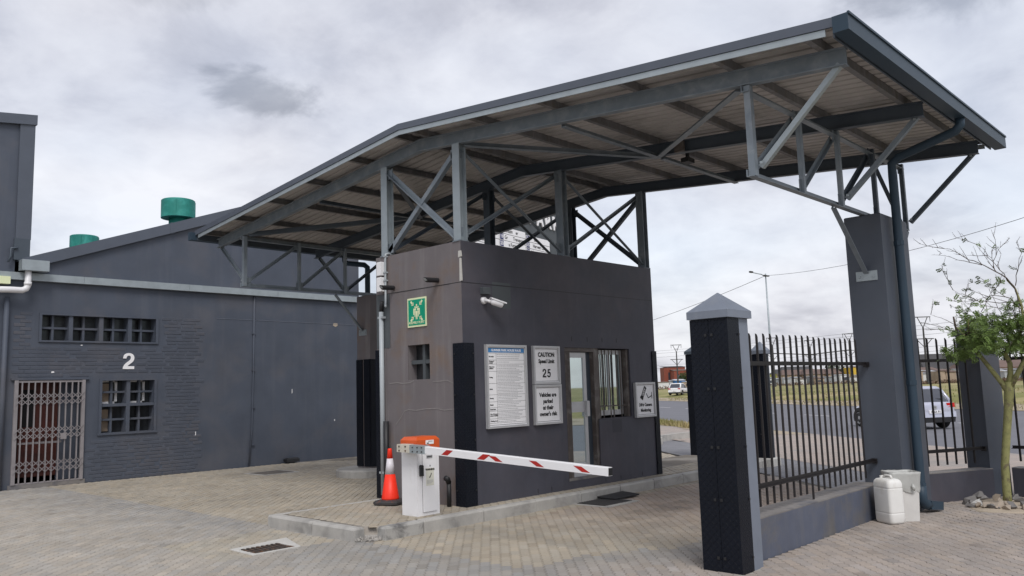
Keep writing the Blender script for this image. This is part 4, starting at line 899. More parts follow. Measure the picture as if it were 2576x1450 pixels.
MB().lathe(7.15, 9.15, [(.0415, .76), (.029, .872), (.028, .888), (.02, .896), (.015, .862)], 28).build('cone_tip', M_conered, tcn, True)
# ------------------------------------------------------------------ canopy
cn = thing('canopy', 'grey steel gable canopy roof spanning the entrance lanes and guardhouse', 'canopy', (9.8, 8.85, 3.68))
YM, SL = 8.85, .0915
def zr(y): return 5.43 - SL * abs(y - YM)            # top of sheeting
YA, YB = 2.66, 15.04; XA, XB = 7.14, 12.44
def along(name, m, prof, ya=YA, yb=YB, parent=None, dz=0.0, cut=None):     # section in (x, dz under the roof line) swept along the slope
    ys = cut or ([ya, YM, yb] if ya < YM < yb else [ya, yb])
    mb = MB().loft([[(x, y, zr(y) + dz + z) for x, z in prof] for y in ys])
    return fix_normals(mb.build(name, m, parent or cn))
for x in (7.56, 9.76, 12.0):
    m_ = M_steel if x < 9 else M_steeld  # same steel; shade on the deeper rafters is put into the colour
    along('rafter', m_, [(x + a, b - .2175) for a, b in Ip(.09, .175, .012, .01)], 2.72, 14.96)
    for s_ in (2.72, 14.96): pass
PUR = [2.93, 3.87, 5.05, 6.25, 7.44, 8.645, 8.985, 10.10, 11.28, 12.45, 13.63, 14.75]
for y in PUR:
    z = zr(y) - .085
    mb = MB().sweep((XA + .03, y, z), (XB - .03, y, z), [(a * (-1 if y < YM else 1), b) for a, b in Cp(.06, .095, .005)]); fix_normals(mb.build('purlin', M_purl, cn))
# IBR sheets: 4 ribs each, eight to a slope
per = (XB - XA - .04) / 32
for sl_ in (0, 1):
    y0, y1 = ((YA - .0, YM), (YM, YB))[sl_]
    for k in range(8):
        mb = MB(); row = []
        for r in range(4):
            x = XA + .02 + (k * 4 + r) * per
            row += [(x, 0), (x + per * .70, 0), (x + per * .73, .040), (x + per * .95, .040)]
        row.append((XA + .02 + (k * 4 + 4) * per, 0))
        mb.loft([[(x, y, zr(y) - .036 + z) for x, z in row] for y in (y0, y1)], caps=False, closed=False)
        mb.build('roof_sheet', M_sheet, cn)
mb = MB()
for x0, x1 in ((XA, XB),):
    for ya, yb in ((YM - .22, YM), (YM, YM + .22)): mb.loft([[(x0, y, zr(y) + .004) , (x1, y, zr(y) + .004), (x1, y, zr(y) + .008), (x0, y, zr(y) + .008)] for y in (ya, yb)])
mb.build('ridge_cap', M_fasc, cn)
for x, sg in ((XA, -1), (XB, 1)):
    along('fascia', M_fasc, [(x - .012, -.075), (x + .012, -.075), (x + .012, .010), (x + .05 * -sg, .015), (x - .012 , .015)], YA - .03, YB + .03)
    along('fascia_lip', M_galv, [(x + sg * .016 - .006, -.145), (x + sg * .016 + .006, -.145), (x + sg * .016 + .006, -.08), (x + sg * .016 - .006, -.08)] if sg > 0 else [(x + .0, -.145), (x + .014, -.145), (x + .014, -.08), (x + .0, -.08)], YA + .08, YB - .08)
for yy, s_ in ((2.64, -1), (15.06, 1)):
    z = 4.86
    y0, y1 = sorted((yy, yy + s_ * .14))
    t_ = .004
    prof = [(y0, z - .02), (y0, z - .165), (y1, z - .165), (y1, z - .01), (y1 - t_, z - .01), (y1 - t_, z - .165 + t_), (y0 + t_, z - .165 + t_), (y0 + t_, z - .02)]
    g = MB().loft([[(x, a, b) for a, b in prof] for x in (7.06, 12.52)]); g = fix_normals(g.build('gutter', M_gut, cn))
    yo = yy + s_ * .14
    MB().sweep((7.055, yo + s_ * .004, z - .012), (12.525, yo + s_ * .004, z - .012), Bp(.02, .022)).build('gutter_bead', M_gut, g)
    for x in (7.056, 12.522): MB().box(x - .003, x + .003, y0, y1, z - .166, z - .012).build('stop_end', M_gut, g)
    MB().box(7.15, 12.43, min(yy - s_ * .02, yy - s_ * .035), max(yy - s_ * .02, yy - s_ * .035), z - .17, z - .03).build('eaves_board', M_steeld, cn)
# posts on the guardhouse and their cross bracing
PX, PY = (7.575, 9.76, 11.97), (8.075, 9.68)
for x in PX:
    for y in PY:
        zt = zr(y) - .305
        mb = MB().sweep((x, y, GT), (x, y, zt), Ip(.14, .13, .011, .009), (1, 0, 0) if True else (0, 1, 0)); p_ = fix_normals(mb.build('post', M_gpost if x < 8 else (M_steel if y < 9 else M_steeld), cn))  # posts farther in get a darker colour in place of shade
        MB().box(x - .09, x + .09, y - .07, y + .07, GT - .004, GT + .012).build('base_plate', M_steel, p_)
def brace(p, q, m=M_steel, a=.06, upv=(0, 0, 1), name='brace'):
    return fix_normals(MB().sweep(p, q, Lp(a, .008), upv).build(name, m, cn))
def gus(p, w, h, axis, m=M_steel):
    x, y, z = p
    if axis == 'x': return MB().box(x - .005, x + .005, y - w / 2, y + w / 2, z - h / 2, z + h / 2).build('gusset', m, cn)
    return MB().box(x - w / 2, x + w / 2, y - .005, y + .005, z - h / 2, z + h / 2).build('gusset', m, cn)
zT, zB = 4.98, 3.76
for i, x in enumerate((7.56, 12.0)):
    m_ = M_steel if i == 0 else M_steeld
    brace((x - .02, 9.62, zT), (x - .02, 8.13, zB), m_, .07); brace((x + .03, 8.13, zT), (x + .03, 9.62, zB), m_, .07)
    for y, z in ((9.59, 4.93), (8.16, 4.93), (9.59, 3.8), (8.16, 3.8)): gus((x, y, z), .12, .14, 'x', m_)
for y in PY:
    for xa, xb in ((7.62, 9.70), (9.82, 11.92)):
        m_ = M_steel if y < 9 else M_steeld  # rear bracing takes the shaded steel colour
        brace((xa, y - .02, zT), (xb, y - .02, zB), m_, .055); brace((xa, y + .03, zB), (xb, y + .03, zT), m_, .055)
        for x in (xa + .03, xb - .03):
            gus((x, y, 3.82), .14, .13, 'y', m_); gus((x, y, 4.93), .12, .13, 'y', m_)
# roof plane bracing on both slopes
for f in (lambda y: y, lambda y: 2 * YM - y):
    zz = lambda y: zr(y) - .30
    pts = [(7.6, f(8.0)), (9.74, f(6.25)), (7.6, f(3.85))]
    for (xa, ya), (xb, yb) in zip(pts, pts[1:]): brace((xa, ya, zz(ya)), (xb, yb, zz(yb)), M_steel if f(1) == 1 else M_steeld, .08)
    for xa, xb in ((7.6, 9.72), (9.8, 11.95)): brace((xa, f(6.2), zz(f(6.2)) - .01), (xb, f(6.2), zz(f(6.2)) - .01), M_steel if f(1) == 1 else M_steeld, .075)
    pts = [(11.95, f(8.0)), (9.78, f(6.25)), (11.95, f(3.85))]
# end trusses
VX = (7.56, 8.72, 9.80, 10.96, 12.08)
for Yt, sy, mt in ((3.74, -1, M_steel), (13.96, 1, M_steel)):
    ztop = zr(Yt) - .305 - .04; zbot = 3.735
    fix_normals(MB().sweep((7.5, Yt, ztop), (12.14, Yt, ztop), Lp(.075, .008)).build('top_chord', mt, cn))
    fix_normals(MB().sweep((7.5, Yt, zbot), (12.14, Yt, zbot), Lp(.075, .008)).build('bottom_chord', mt, cn))
    for k, x in enumerate(VX):
        m_ = mt if k < 3 else M_steeld  # far half of the truss is coloured as shaded steel
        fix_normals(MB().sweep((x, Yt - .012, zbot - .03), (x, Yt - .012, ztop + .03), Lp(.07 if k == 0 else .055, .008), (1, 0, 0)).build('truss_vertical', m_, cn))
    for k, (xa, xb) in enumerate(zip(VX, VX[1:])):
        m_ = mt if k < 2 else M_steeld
        a_, b_ = ((xa + .06, zbot + .05), (xb - .05, ztop - .05))
        if k == 3: a_, b_ = ((xa + .06, ztop - .05), (xb - .05, zbot + .05))
        fix_normals(MB().sweep((a_[0], Yt + .02, a_[1]), (b_[0], Yt + .02, b_[1]), Lp(.055, .007)).build('truss_diagonal', m_, cn))
    for k, x in enumerate(VX[1:]):
        gus((x - .02, Yt + .004, ztop - .04), .15, .15, 'y', mt if k < 2 else M_steeld); gus((x + .02, Yt + .004, zbot + .05), .15, .16, 'y', mt if k < 2 else M_steeld)
    gus((7.62, Yt + .004, zbot + .06), .16, .17, 'y', mt)
    for x, k in ((7.60, 0), (9.80, 1), (12.06, 2)):
        b_ = brace((x - (.02 if k == 0 else 0), Yt + sy * .95, 4.60), (x + .03, Yt + sy * .07, 3.80), M_galv if k == 0 and sy < 0 else (M_steel if k < 2 else M_steeld), .055, name='eaves_brace')
        for py, pz in ((Yt + sy * .92, 4.565), (Yt + sy * .1, 3.83)): MB().box(x - .045, x - .028, py - .014, py + .014, pz - .014, pz + .014).build('bolt', M_galv, b_)
    XC = 10.45 if sy < 0 else 10.25
    brace((9.58, Yt, zbot - .05), (XC - .005, Yt + (.0 if sy < 0 else .0), 2.97), mt, .06, name='column_strut'); brace((12.1, Yt, zbot - .05), (XC + .975, Yt, 2.97), M_steeld, .06, name='column_strut')
    bp_ = MB().box(XC - .012, XC - .001, Yt - .13, Yt + .13, 2.86, 2.98).build('strut_plate', M_galv, cn)
    for dy in (-.09, .09): MB().lathe(0, 0, [(.0, .0)], 3); 
    for dy in (-.09, .09): MB().box(XC - .024, XC - .012, Yt + dy - .014, Yt + dy + .014, 2.90, 2.928).build('bolt', M_galv, bp_)
    # downpipe from the gutter to the ground along the column
    yo = (2.57 if sy < 0 else 15.13); yc = 3.44 if sy < 0 else 14.26; XD = 10.80 if sy < 0 else 10.6
    pts = [(10.62, yo, 4.72), (10.62, yo, 4.62), (10.63, yo - sy * .06, 4.56), (XD - .01, yc + sy * .1, 4.43), (XD, yc, 4.36), (XD, yc, 4.2), (XD, yc, .30)]
    if sy < 0: pts += [(XD, yc, .24)]
    dp = MB()
    for p, q in zip(pts, pts[1:]): pass
    dp.tube(pts, .058, 8); dp = dp.build('downpipe', M_gut, cn, True)
    if sy < 0:
        MB().tube([(XD, yc, .33), (XD, yc, .17), (XD + .05, yc - .012, .11), (XD + .12, yc - .03, .09)], .066, 8).build('shoe_bend', M_gut, dp, True)
        MB().sweep((XD + .10, yc - .025, .094), (XD + .34, yc - .085, .062), [(-.06, -.05), (.06, -.05), (.06, .05), (-.06, .05)]).build('shoe', M_gut, dp)
        for z in (3.3, 1.55, .31): MB().tube([(XD, yc, z), (XD, yc, z + .06)], .064, 8).build('pipe_collar', M_gut, dp)
# bits fixed under the roof
fl = thing('floodlight', 'small black floodlight hanging under the canopy sheeting', 'floodlight', (10.2, 6.05, 4.85))
MB().cbox(10.12, 10.3, 5.98, 6.1, 4.83, 4.9, .01).build('housing', M_black, fl); MB().box(10.19, 10.23, 6.02, 6.06, 4.9, 5.06).build('bracket', M_black, fl)
tag(MB().box(9.66, 9.715, 5.78, 5.92, 4.85, 5.0).build('control_box', M_brownf, base=(9.69, 5.85, 4.9)), 'small brown box fixed to the middle canopy rafter', 'box')
# ------------------------------------------------------------------ canopy columns
cr = thing('canopy_column', 'tall dark grey rectangular column carrying the near canopy truss', 'column', (10.93, 3.745, 0))
MB().cbox(10.45, 11.42, 3.52, 3.97, -.05, 3.695, .012).build('shaft', M_col, cr)
cl_ = thing('canopy_column', 'dark column behind the guardhouse on a round concrete plinth', 'column', (10.73, 13.95, 0))
MB().cbox(10.25, 11.2, 13.73, 14.17, -.05, 3.695, .012).build('shaft', M_ghx, cl_)
for a, b, c, d in ((10.232, 10.249, 13.73, 13.93), (10.232, 10.249, 13.975, 14.185), (10.25, 10.45, 13.712, 13.729), (10.25, 10.45, 14.171, 14.188)): MB().box(a, b, c, d, .19, 2.36).build('corner_guard', M_tread, cl_)
MB().lathe(10.45, 13.98, [(.72, -.03), (.72, .12), (.69, .15), (.60, .155)], 40).build('plinth', M_conc, cl_)
# ------------------------------------------------------------------ gate pillars
def frame2(ox, oy, deg):
    c, s = math.cos(R(deg)), math.sin(R(deg))
    return lambda u, v, z: (ox + c * u - s * v, oy + s * u + c * v, z)
def fbox(T, u0, u1, v0, v1, z0, z1):
    return MB().loft([[T(u0, v0, z), T(u1, v0, z), T(u1, v1, z), T(u0, v1, z)] for z in (z0, z1)])
def pillar(name, label, T, w, d, h, base, shaft=M_cap, capm=M_cap, guards=True, group=None, ap=.25):
    p = thing(name, label, 'gate pillar', base, group)
    fix_normals(fbox(T, 0, w, 0, d, -.05, h).build('shaft', shaft, p))
    o = .03
    mb = MB().loft([[T(-o, -o, h + .001), T(w + o, -o, h + .001), T(w + o, d + o, h + .001), T(-o, d + o, h + .001)], [T(-o, -o, h + .07), T(w + o, -o, h + .07), T(w + o, d + o, h + .07), T(-o, d + o, h + .07)], [T(w * .49, d * .49, h + ap), T(w * .51, d * .49, h + ap), T(w * .51, d * .51, h + ap), T(w * .49, d * .51, h + ap)]])
    fix_normals(mb.build('cap', capm, p))
    if guards:
        t = .012
        for (v0, v1, ex) in ((-t, d * .495, True), (d * .505, d + t, False)):
            g = MB().loft([[T(-t, v0, z), T(-.001, v0 if not ex else v0, z), T(-.001, v1, z), T(-t, v1, z)] for z in (.0, h - .004)])
            g = fix_normals(g.build('checker_plate', M_tread, p))
            if ex: fix_normals(fbox(T, -.001, .20, -t, -.001, .0, h - .004).build('plate_return', M_tread, g))
            else: fix_normals(fbox(T, -.001, .20, d + .001, d + t, .0, h - .004).build('plate_return', M_tread, g))
            for z in (.12, .62, 1.08, 1.6, h - .15):
                vv = (v1 - .03) if ex else (v0 + .03)
                fix_normals(fbox(T, -t - .009, -t, vv - .012, vv + .012, z - .012, z + .012).build('bolt', M_black, g))
                if ex: fix_normals(fbox(T, .17, .19, -t - .009, -t, z - .01, z + .01).build('bolt', M_black, g))
    return p
pillar('gate_pillar', 'big near pillar sheathed in black checker plate with pyramid cap', frame2(6.645, 3.635, 0), .39, .36, 2.235, (6.84, 3.815, 0))
pillar('gate_pillar', 'dark pillar half hidden behind the yellow green tree', frame2(12.7, 3.13, -27), .36, .36, 2.2, (12.95, 3.2, 0), M_col, M_col, False)
pillar('gate_pillar', 'dark capped pillar seen past the guardhouse beside the near pillar', frame2(16.5, 9.75, 0), .38, .36, 2.32, (16.7, 9.95, 0), M_steeld, M_steeld, True)
pillar('gate_pillar', 'dark capped pillar on a white base seen through the palisade', frame2(15.25, 7.60, 0), .25, .22, 2.2, (15.4, 7.7, 0), M_steeld, M_cap, True)
tag(MB().cbox(15.17, 15.56, 7.52, 7.88, 0.0, .16, .02).build('plinth_block', M_concw, base=(15.4, 7.6, 0)), 'pale concrete block at the foot of the pillar beyond the palisade', 'plinth')
# ------------------------------------------------------------------ low walls and palisade
w = thing('low_wall', 'low grey streaked wall between the checker plate pillar and the tall column', 'wall', (8.8, 3.92, 0))
wb = [(7.036, 3.77), (10.449, 3.77), (10.449, 4.08), (7.036, 4.08)]
MB().loft([[(x, y, z) for x, y in wb] for z in (-.05, .37)]).build('wall', M_low, w)
MB().loft([[(x, y, z) for x, y in wb] for z in (.3701, .382)]).build('dusty_top', M_lowt, w)
def palisade(name, label, T, us, rail0, rail1, zt, zr_, zb=.46, group='palisade fence sections'):
    f = thing(name, label, 'palisade fence', T((rail0 + rail1) / 2, 0, .46), group)
    for i, u in enumerate(us):
        dz = random.uniform(-.008, .008); h = zt + dz; w_ = .046; lean = random.uniform(-.006, .006); zb_ = zb + (random.uniform(-.005, .005) if i != 8 else -.07)
        pr = [(-.0155, .008), (-.009, -.007), (.009, -.007), (.0155, .008), (.013, .010), (.007, -.003), (-.007, -.003), (-.013, .010)]
        mb = MB().loft([[T(u + a, b, zb_) for a, b in pr], [T(u + a + lean, b, h - .048) for a, b in pr], [T(u + a + lean, b, h - (a + .0155) * 1.4) for a, b in pr]])
        fix_normals(mb.build('pale', M_pal, f))
    for z in zr_:
        fix_normals(MB().sweep(T(rail0, -.028, z), T(rail1, -.028, z), Lp(.042, .006)).build('rail', M_pal, f))
        fix_normals(fbox(T, rail1 - .01, rail1 + .012, -.05, .02, z - .04, z + .02).build('rail_bracket', M_pal, f))
    return f
Tm = frame2(0, 3.85, 0)
palisade('palisade_fence', 'dark spiked palisade section on the wall between checker plate pillar and column', Tm, [7.48 + k * .1495 for k in range(19)], 7.06, 10.43, 2.135, (1.83, .655))
w = thing('low_wall', 'low dark wall between the tall column and the pillar by the tree', 'wall', (12.1, 3.5, 0))
TR = frame2(11.36, 3.77, -27)
fix_normals(fbox(TR, 0.0, 1.49, 0, .22, -.05, .375).build('wall', M_gh, w)); fix_normals(fbox(TR, 0.0, 1.49, 0, .22, .3751, .386).build('dusty_top', M_lowt, w))
TRf = frame2(11.36 + .04, 3.77 + .10, -27)
palisade('palisade_fence', 'short dark palisade section between the tall column and the tree pillar', TRf, [.17 + k * .163 for k in range(8)], .06, 1.47, 2.17, (1.86, .655), .46)
w = thing('low_wall', 'low dark wall running off past the tree pillar at the right edge', 'wall', (12.8, 2.0, 0))
TS = frame2(12.9, 2.92, -100)
fix_normals(fbox(TS, 0, 2.6, 0, .22, -.05, .375).build('wall', M_gh, w)); fix_normals(fbox(TS, 0, 2.6, 0, .22, .3751, .386).build('dusty_top', M_lowt, w))
palisade('palisade_fence', 'dark palisade section behind the tree trunk at the right edge', frame2(12.9 + .1, 2.92, -100), [.1 + k * .15 for k in range(16)], .02, 2.6, 2.17, (1.86, .655), .46)
# ------------------------------------------------------------------ bin and jerrycan
bn = thing('waste_bin', 'off white plastic bin with a clear liner folded over its rim', 'bin', (10.2, 3.42, 0))
def rect(cx, cy, a, b, deg, z, bulge=0, n=1):
    T = frame2(cx, cy, deg); pts = []
    for (u0, v0), (u1, v1) in (((-a, -b), (a, -b)), ((a, -b), (a, b)), ((a, b), (-a, b)), ((-a, b), (-a, -b))):
        for k in range(n):
            f = k / n; q = bulge * math.sin(math.pi * f) if n > 1 else 0
            u = u0 + (u1 - u0) * f; v = v0 + (v1 - v0) * f; nn_ = ((v1 - v0), -(u1 - u0)); l = math.hypot(*nn_)
            pts.append(T(u + nn_[0] / l * q, v + nn_[1] / l * q, z))
    return pts
BC = (10.22, 3.47); BA = 40
MB().loft([rect(*BC, .115, .13, BA, 0.0), rect(*BC, .135, .155, BA, .545)], caps=False).build('body', M_bin, bn); MB().loft([rect(*BC, .114, .129, BA, .0), rect(*BC, .114, .129, BA, .02)]).build('bottom', M_bin, bn)
random.seed(3)
rings = []
for k, (z, e) in enumerate(((.33, .006), (.37, .010), (.43, .010), (.48, .012), (.53, .014), (.556, .016), (.56, .004), (.54, -.008), (.45, -.014), (.3, -.02))):
    g = .115 + .02 * z / .545; h_ = .13 + .025 * z / .545
    r_ = rect(*BC, g + e, h_ + e, BA, z, .004, 8)
    rings.append([(p[0] + random.uniform(-.004, .004), p[1] + random.uniform(-.004, .004), p[2] + (random.uniform(-.02, .02) if k < 2 else random.uniform(-.004, .004))) for p in r_])
MB().loft(rings, caps=False).build('liner', M_bag, bn, True)
T = frame2(*BC, BA); kx = T(-.142, -.07, .39)
MB().tube([(kx[0], kx[1], kx[2] + .03), (kx[0] - .015, kx[1] - .012, kx[2] + .01), (kx[0] - .025, kx[1] - .02, kx[2] - .012), (kx[0] - .01, kx[1] - .02, kx[2] - .035)], [.012, .022, .018, .008], 8).build('liner_knot', M_bag, bn, True)
jc = thing('jerrycan', 'milky white plastic jerrycan standing in front of the bin', 'jerrycan', (9.96, 3.53, 0))
JC = (9.95, 3.53); JA = 58
def rr(a, b, r, z):
    T = frame2(*JC, JA); pts = []
    for cx_, cy_, a0 in ((a - r, b - r, 0), (-a + r, b - r, 90), (-a + r, -b + r, 180), (a - r, -b + r, 270)):
        for k in range(5): an = R(a0 + k * 22.5); pts.append(T(cx_ + r * math.cos(an), cy_ + r * math.sin(an), z))
    return pts
MB().loft([[(p[0], p[1], p[2] * 1.2) for p in r_] for r_ in [rr(.118, .08, .04, 0), rr(.134, .093, .04, .008), rr(.142, .10, .04, .025), rr(.143, .101, .038, .09), rr(.143, .101, .038, .098), rr(.139, .098, .038, .102), rr(.143, .101, .038, .106), rr(.143, .101, .038, .115), rr(.143, .101, .038, .32), rr(.143, .101, .038, .328), rr(.139, .098, .038, .332), rr(.143, .101, .038, .336), rr(.143, .101, .038, .345), rr(.142, .10, .04, .375), rr(.135, .094, .042, .395), rr(.118, .08, .042, .412), rr(.08, .055, .04, .418)]]).build('body', M_jer, jc, True)
T = frame2(*JC, JA)
MB().tube([T(-.08, 0, .50), T(-.06, 0, .532), T(.03, 0, .535), T(.06, 0, .508)], .013, 8).build('handle', M_jer, jc, True)
MB().tube([T(.085, 0, .49), T(.09, 0, .527)], .024, 12).build('cap', M_jer, jc)
# ------------------------------------------------------------------ sand, stones and tree
random.seed(21)
mb = MB(); n_ = 26; rg = []
for k, (f, z) in enumerate(((1.0, -.004), (.8, .008), (.5, .03), (.2, .04))):
    rg.append([(11.95 + (.72 + .1 * math.sin(3 * t)) * f * math.cos(t), 2.72 + (.62 + .08 * math.sin(2 * t + 1)) * f * math.sin(t), z + random.uniform(-.003, .003)) for t in [2 * math.pi * q / n_ for q in range(n_)]])
mb.loft(rg); o = mb.build('sand', M_sand, smooth=True); o['kind'] = 'stuff'; tag(o, 'loose sand heaped round the tree base', 'sand')
def stone(x, y, z, r, m, lab):
    bm = bmesh.new(); sx, sy, sz = random.uniform(.85, 1.35), random.uniform(.65, 1.0), random.uniform(.5, .8)
    for _ in range(11):
        q = Vector((random.gauss(0, 1), random.gauss(0, 1), random.gauss(0, 1))).normalized() * random.uniform(.8, 1.1); bm.verts.new((q.x * sx * r, q.y * sy * r, q.z * sz * r))
    hu = bmesh.ops.convex_hull(bm, input=bm.verts); bmesh.ops.delete(bm, geom=[v for v in hu['geom_interior'] if isinstance(v, bmesh.types.BMVert)], context='VERTS')
    me = bpy.data.meshes.new('stone'); bm.to_mesh(me); bm.free(); me.materials.append(m)
    o = bpy.data.objects.new('stone', me); COL.objects.link(o); o.location = (x, y, z); o.rotation_euler = (random.uniform(-.4, .4), random.uniform(-.4, .4), random.uniform(0, 6))
    return tag(o, SL_[m.name], 'stone', m.name.split()[0] + ' stones ringed round the tree')
SL_ = {'grey field stone': 'rough dark grey field stone in the ring round the tree foot', 'tan field stone': 'sandy tan field stone in the ring round the tree foot', 'pale field stone': 'pale whitish field stone in the ring round the tree foot'}
for k in range(26):
    a = random.uniform(2.2, 5.6) if k < 20 else random.uniform(0, 6.28); d = random.uniform(.22, .46)
    stone(11.9 + d * math.cos(a), 2.8 + d * 1.05 * math.sin(a), random.uniform(.03, .06), random.uniform(.055, .10), random.choice((M_stone, M_stone, M_stone2, M_stone, M_stone2)), SL_)
for (x, y, z, r, m) in ((11.62, 3.07, .06, .085, M_stone3), (11.66, 2.98, .12, .06, M_stone), (11.58, 2.9, .05, .08, M_stone2), (11.55, 2.78, .045, .085, M_stone2), (11.62, 2.66, .05, .08, M_stone), (11.75, 2.85, .12, .07, M_stone2), (11.7, 3.12, .05, .08, M_stone), (11.95, 3.1, .1, .09, M_stone), (11.8, 2.5, .05, .085, M_stone2)):
    stone(x, y, z, r, m, SL_)
tre = thing('acacia_tree', 'young thorn tree with smooth yellow green trunk and feathery crown', 'tree', (11.9, 2.78, 0))
def limb(pts, rs, name, m=M_bark, n=10): return MB().tube(pts, rs, n).build(name, m, tre, True)
limb([(11.9, 2.78, 0), (11.9, 2.775, .15), (11.9, 2.765, .5), (11.9, 2.71, .9), (11.9, 2.665, 1.2), (11.9, 2.635, 1.42), (11.9, 2.625, 1.55)], [.054, .049, .046, .046, .049, .056, .05], 'trunk', n=14)
limb([(11.9, 2.64, 1.42), (11.88, 2.70, 1.54), (11.85, 2.84, 1.78), (11.84, 2.96, 1.98), (11.83, 3.05, 2.15), (11.82, 3.14, 2.28)], [.042, .032, .027, .024, .017, .009], 'limb')
limb([(11.9, 2.63, 1.5), (11.91, 2.60, 1.65), (11.92, 2.595, 1.78), (11.92, 2.635, 1.9), (11.92, 2.60, 1.98), (11.92, 2.47, 2.08), (11.92, 2.40, 2.3), (11.93, 2.40, 2.5), (11.93, 2.45, 2.72), (11.92, 2.53, 2.84)], [.04, .034, .03, .028, .026, .02, .016, .014, .011, .009], 'limb')
limb([(11.9, 2.62, 1.48), (11.9, 2.53, 1.63), (11.9, 2.42, 1.82), (11.9, 2.28, 2.05), (11.9, 2.1, 2.3), (11.9, 1.95, 2.6)], [.04, .032, .028, .024, .016, .008], 'limb')
limb([(11.83, 3.0, 2.08), (11.6, 2.95, 2.22), (11.45, 2.9, 2.35)], [.015, .01, .005], 'limb'); limb([(11.9, 2.5, 1.7), (12.2, 2.4, 2.0), (12.4, 2.3, 2.25)], [.022, .015, .007], 'limb')
thorn = MB(); leaf = MB()
def leafspray(p, d, L, k=9):                         # bipinnate spray: leaflets in pairs along a short rachis
    d = d.normalized(); a = Vector((random.gauss(0, 1), random.gauss(0, 1), random.gauss(0, 1))); s_ = d.cross(a)
    if s_.length < 1e-3: return
    s_.normalize(); nrm = d.cross(s_)
    for i in range(k):
        q = p + d * L * i / k + nrm * random.uniform(-.006, .006)
        for sg in (-1, 1):
            l = .030 * random.uniform(.7, 1.2) * (1 - .4 * abs(i / k - .4)); wv = d * .0075; e = q + s_ * sg * l + d * l * .45 + nrm * random.uniform(-.008, .008); mid = (q + e) / 2
            leaf.quad(q, mid + wv * .9, e, mid - wv * .9)
def twig(p, d, L, r, depth, leafy):
    pts = [Vector(p)]; n = max(3, int(L / .07)); d = Vector(d).normalized()
    for i in range(n):
        d = (d + Vector((random.uniform(-.3, .3), random.uniform(-.3, .3), random.uniform(-.2, .2))) * .55).normalized(); pts.append(pts[-1] + d * L / n)
    thorn.tube(pts, [r * (1 - .8 * i / n) + .0012 for i in range(n + 1)], 5)
    for i in range(1, n + 1):
        for sg in (-1, 1):
            if random.random() < .8:
                a = Vector((random.uniform(-1, 1), random.uniform(-1, 1), random.uniform(-.6, 1))).normalized(); q = pts[i]
                e = q + a * random.uniform(.018, .045); w_ = a.cross(Vector((.3, .5, .8))).normalized() * .0018; thorn.quad(q - w_, q + w_, e)
        if random.random() < leafy: leafspray(pts[i], Vector((random.uniform(-1, 1), random.uniform(-1, 1), random.uniform(-.4, .8))), random.uniform(.05, .11))
        if depth > 0 and random.random() < .62:
            dd = (d + Vector((random.uniform(-1, 1), random.uniform(-1, 1), random.uniform(-.5, 1)))).normalized()
            twig(pts[i], dd, L * random.uniform(.3, .55), r * .55, depth - 1, leafy)
    return pts
random.seed(42)
def guided(pts, r0, r1, leafy, sub=.8, depth=1):
    P = []
    for a, b in zip(pts, pts[1:]):
        a = Vector(a); b = Vector(b); m = max(2, int((b - a).length / .06))
        for k in range(m): P.append(a.lerp(b, k / m) + Vector((random.uniform(-.006, .006), random.uniform(-.01, .01), random.uniform(-.01, .01))))
    P.append(Vector(pts[-1])); n = len(P) - 1
    thorn.tube(P, [r0 + (r1 - r0) * i / n for i in range(n + 1)], 6)
    for i in range(2, n + 1):
        d = (P[i] - P[i - 1]).normalized()
        for _ in range(2):
            a = Vector((random.uniform(-1, 1), random.uniform(-1, 1), random.uniform(-.6, 1))).normalized(); e = P[i] + a * random.uniform(.02, .05); w_ = a.cross(d).normalized() * .002 if a.cross(d).length > .01 else Vector((.002, 0, 0)); thorn.quad(P[i] - w_, P[i] + w_, e)
        if random.random() < sub * .5: twig(P[i], d * .6 + Vector((random.uniform(-.9, .9), random.uniform(-.9, .9), random.uniform(-.4, .9))), random.uniform(.12, .32), r1 * 1.6 + .001, depth, leafy)
guided([(11.93, 2.42, 2.5), (11.92, 2.46, 2.74), (11.9, 2.58, 2.92), (11.88, 2.75, 3.05), (11.86, 2.93, 3.16), (11.84, 3.08, 3.28), (11.82, 3.26, 3.375)], .011, .002, .02)
guided([(11.88, 2.78, 3.06), (11.8, 2.98, 3.13), (11.78, 3.12, 3.2), (11.76, 3.32, 3.26)], .005, .0015, .02, .5)
guided([(11.93, 2.44, 2.75), (11.95, 2.41, 2.95), (11.96, 2.38, 3.1), (11.97, 2.30, 3.26)], .006, .0015, .03, .7)
guided([(11.9, 2.66, 2.98), (11.92, 2.66, 3.1), (11.93, 2.6, 3.22), (11.94, 2.56, 3.34)], .005, .0012, .05, .9)
guided([(11.9, 2.40, 2.54), (11.87, 2.62, 2.56), (11.85, 2.85, 2.59), (11.83, 3.0, 2.68), (11.82, 3.14, 2.77)], .006, .0015, .22, .9)
guided([(11.85, 2.85, 2.45), (11.84, 2.75, 2.6), (11.83, 2.68, 2.76)], .005, .0012, .35, 1.0)
guided([(11.83, 3.08, 2.25), (11.8, 3.25, 2.38), (11.78, 3.43, 2.47)], .005, .0012, .12, .9)
guided([(11.83, 3.1, 2.2), (11.8, 3.25, 2.26), (11.78, 3.42, 2.34)], .004, .0012, .08, .7)
guided([(11.9, 2.0, 2.5), (11.9, 1.9, 2.8), (11.88, 2.05, 3.0)], .007, .0015, .1, .8)
limb([(11.82, 3.14, 2.2), (11.81, 3.155, 2.3), (11.81, 3.165, 2.42)], [.016, .013, .011], 'limb', M_twig)
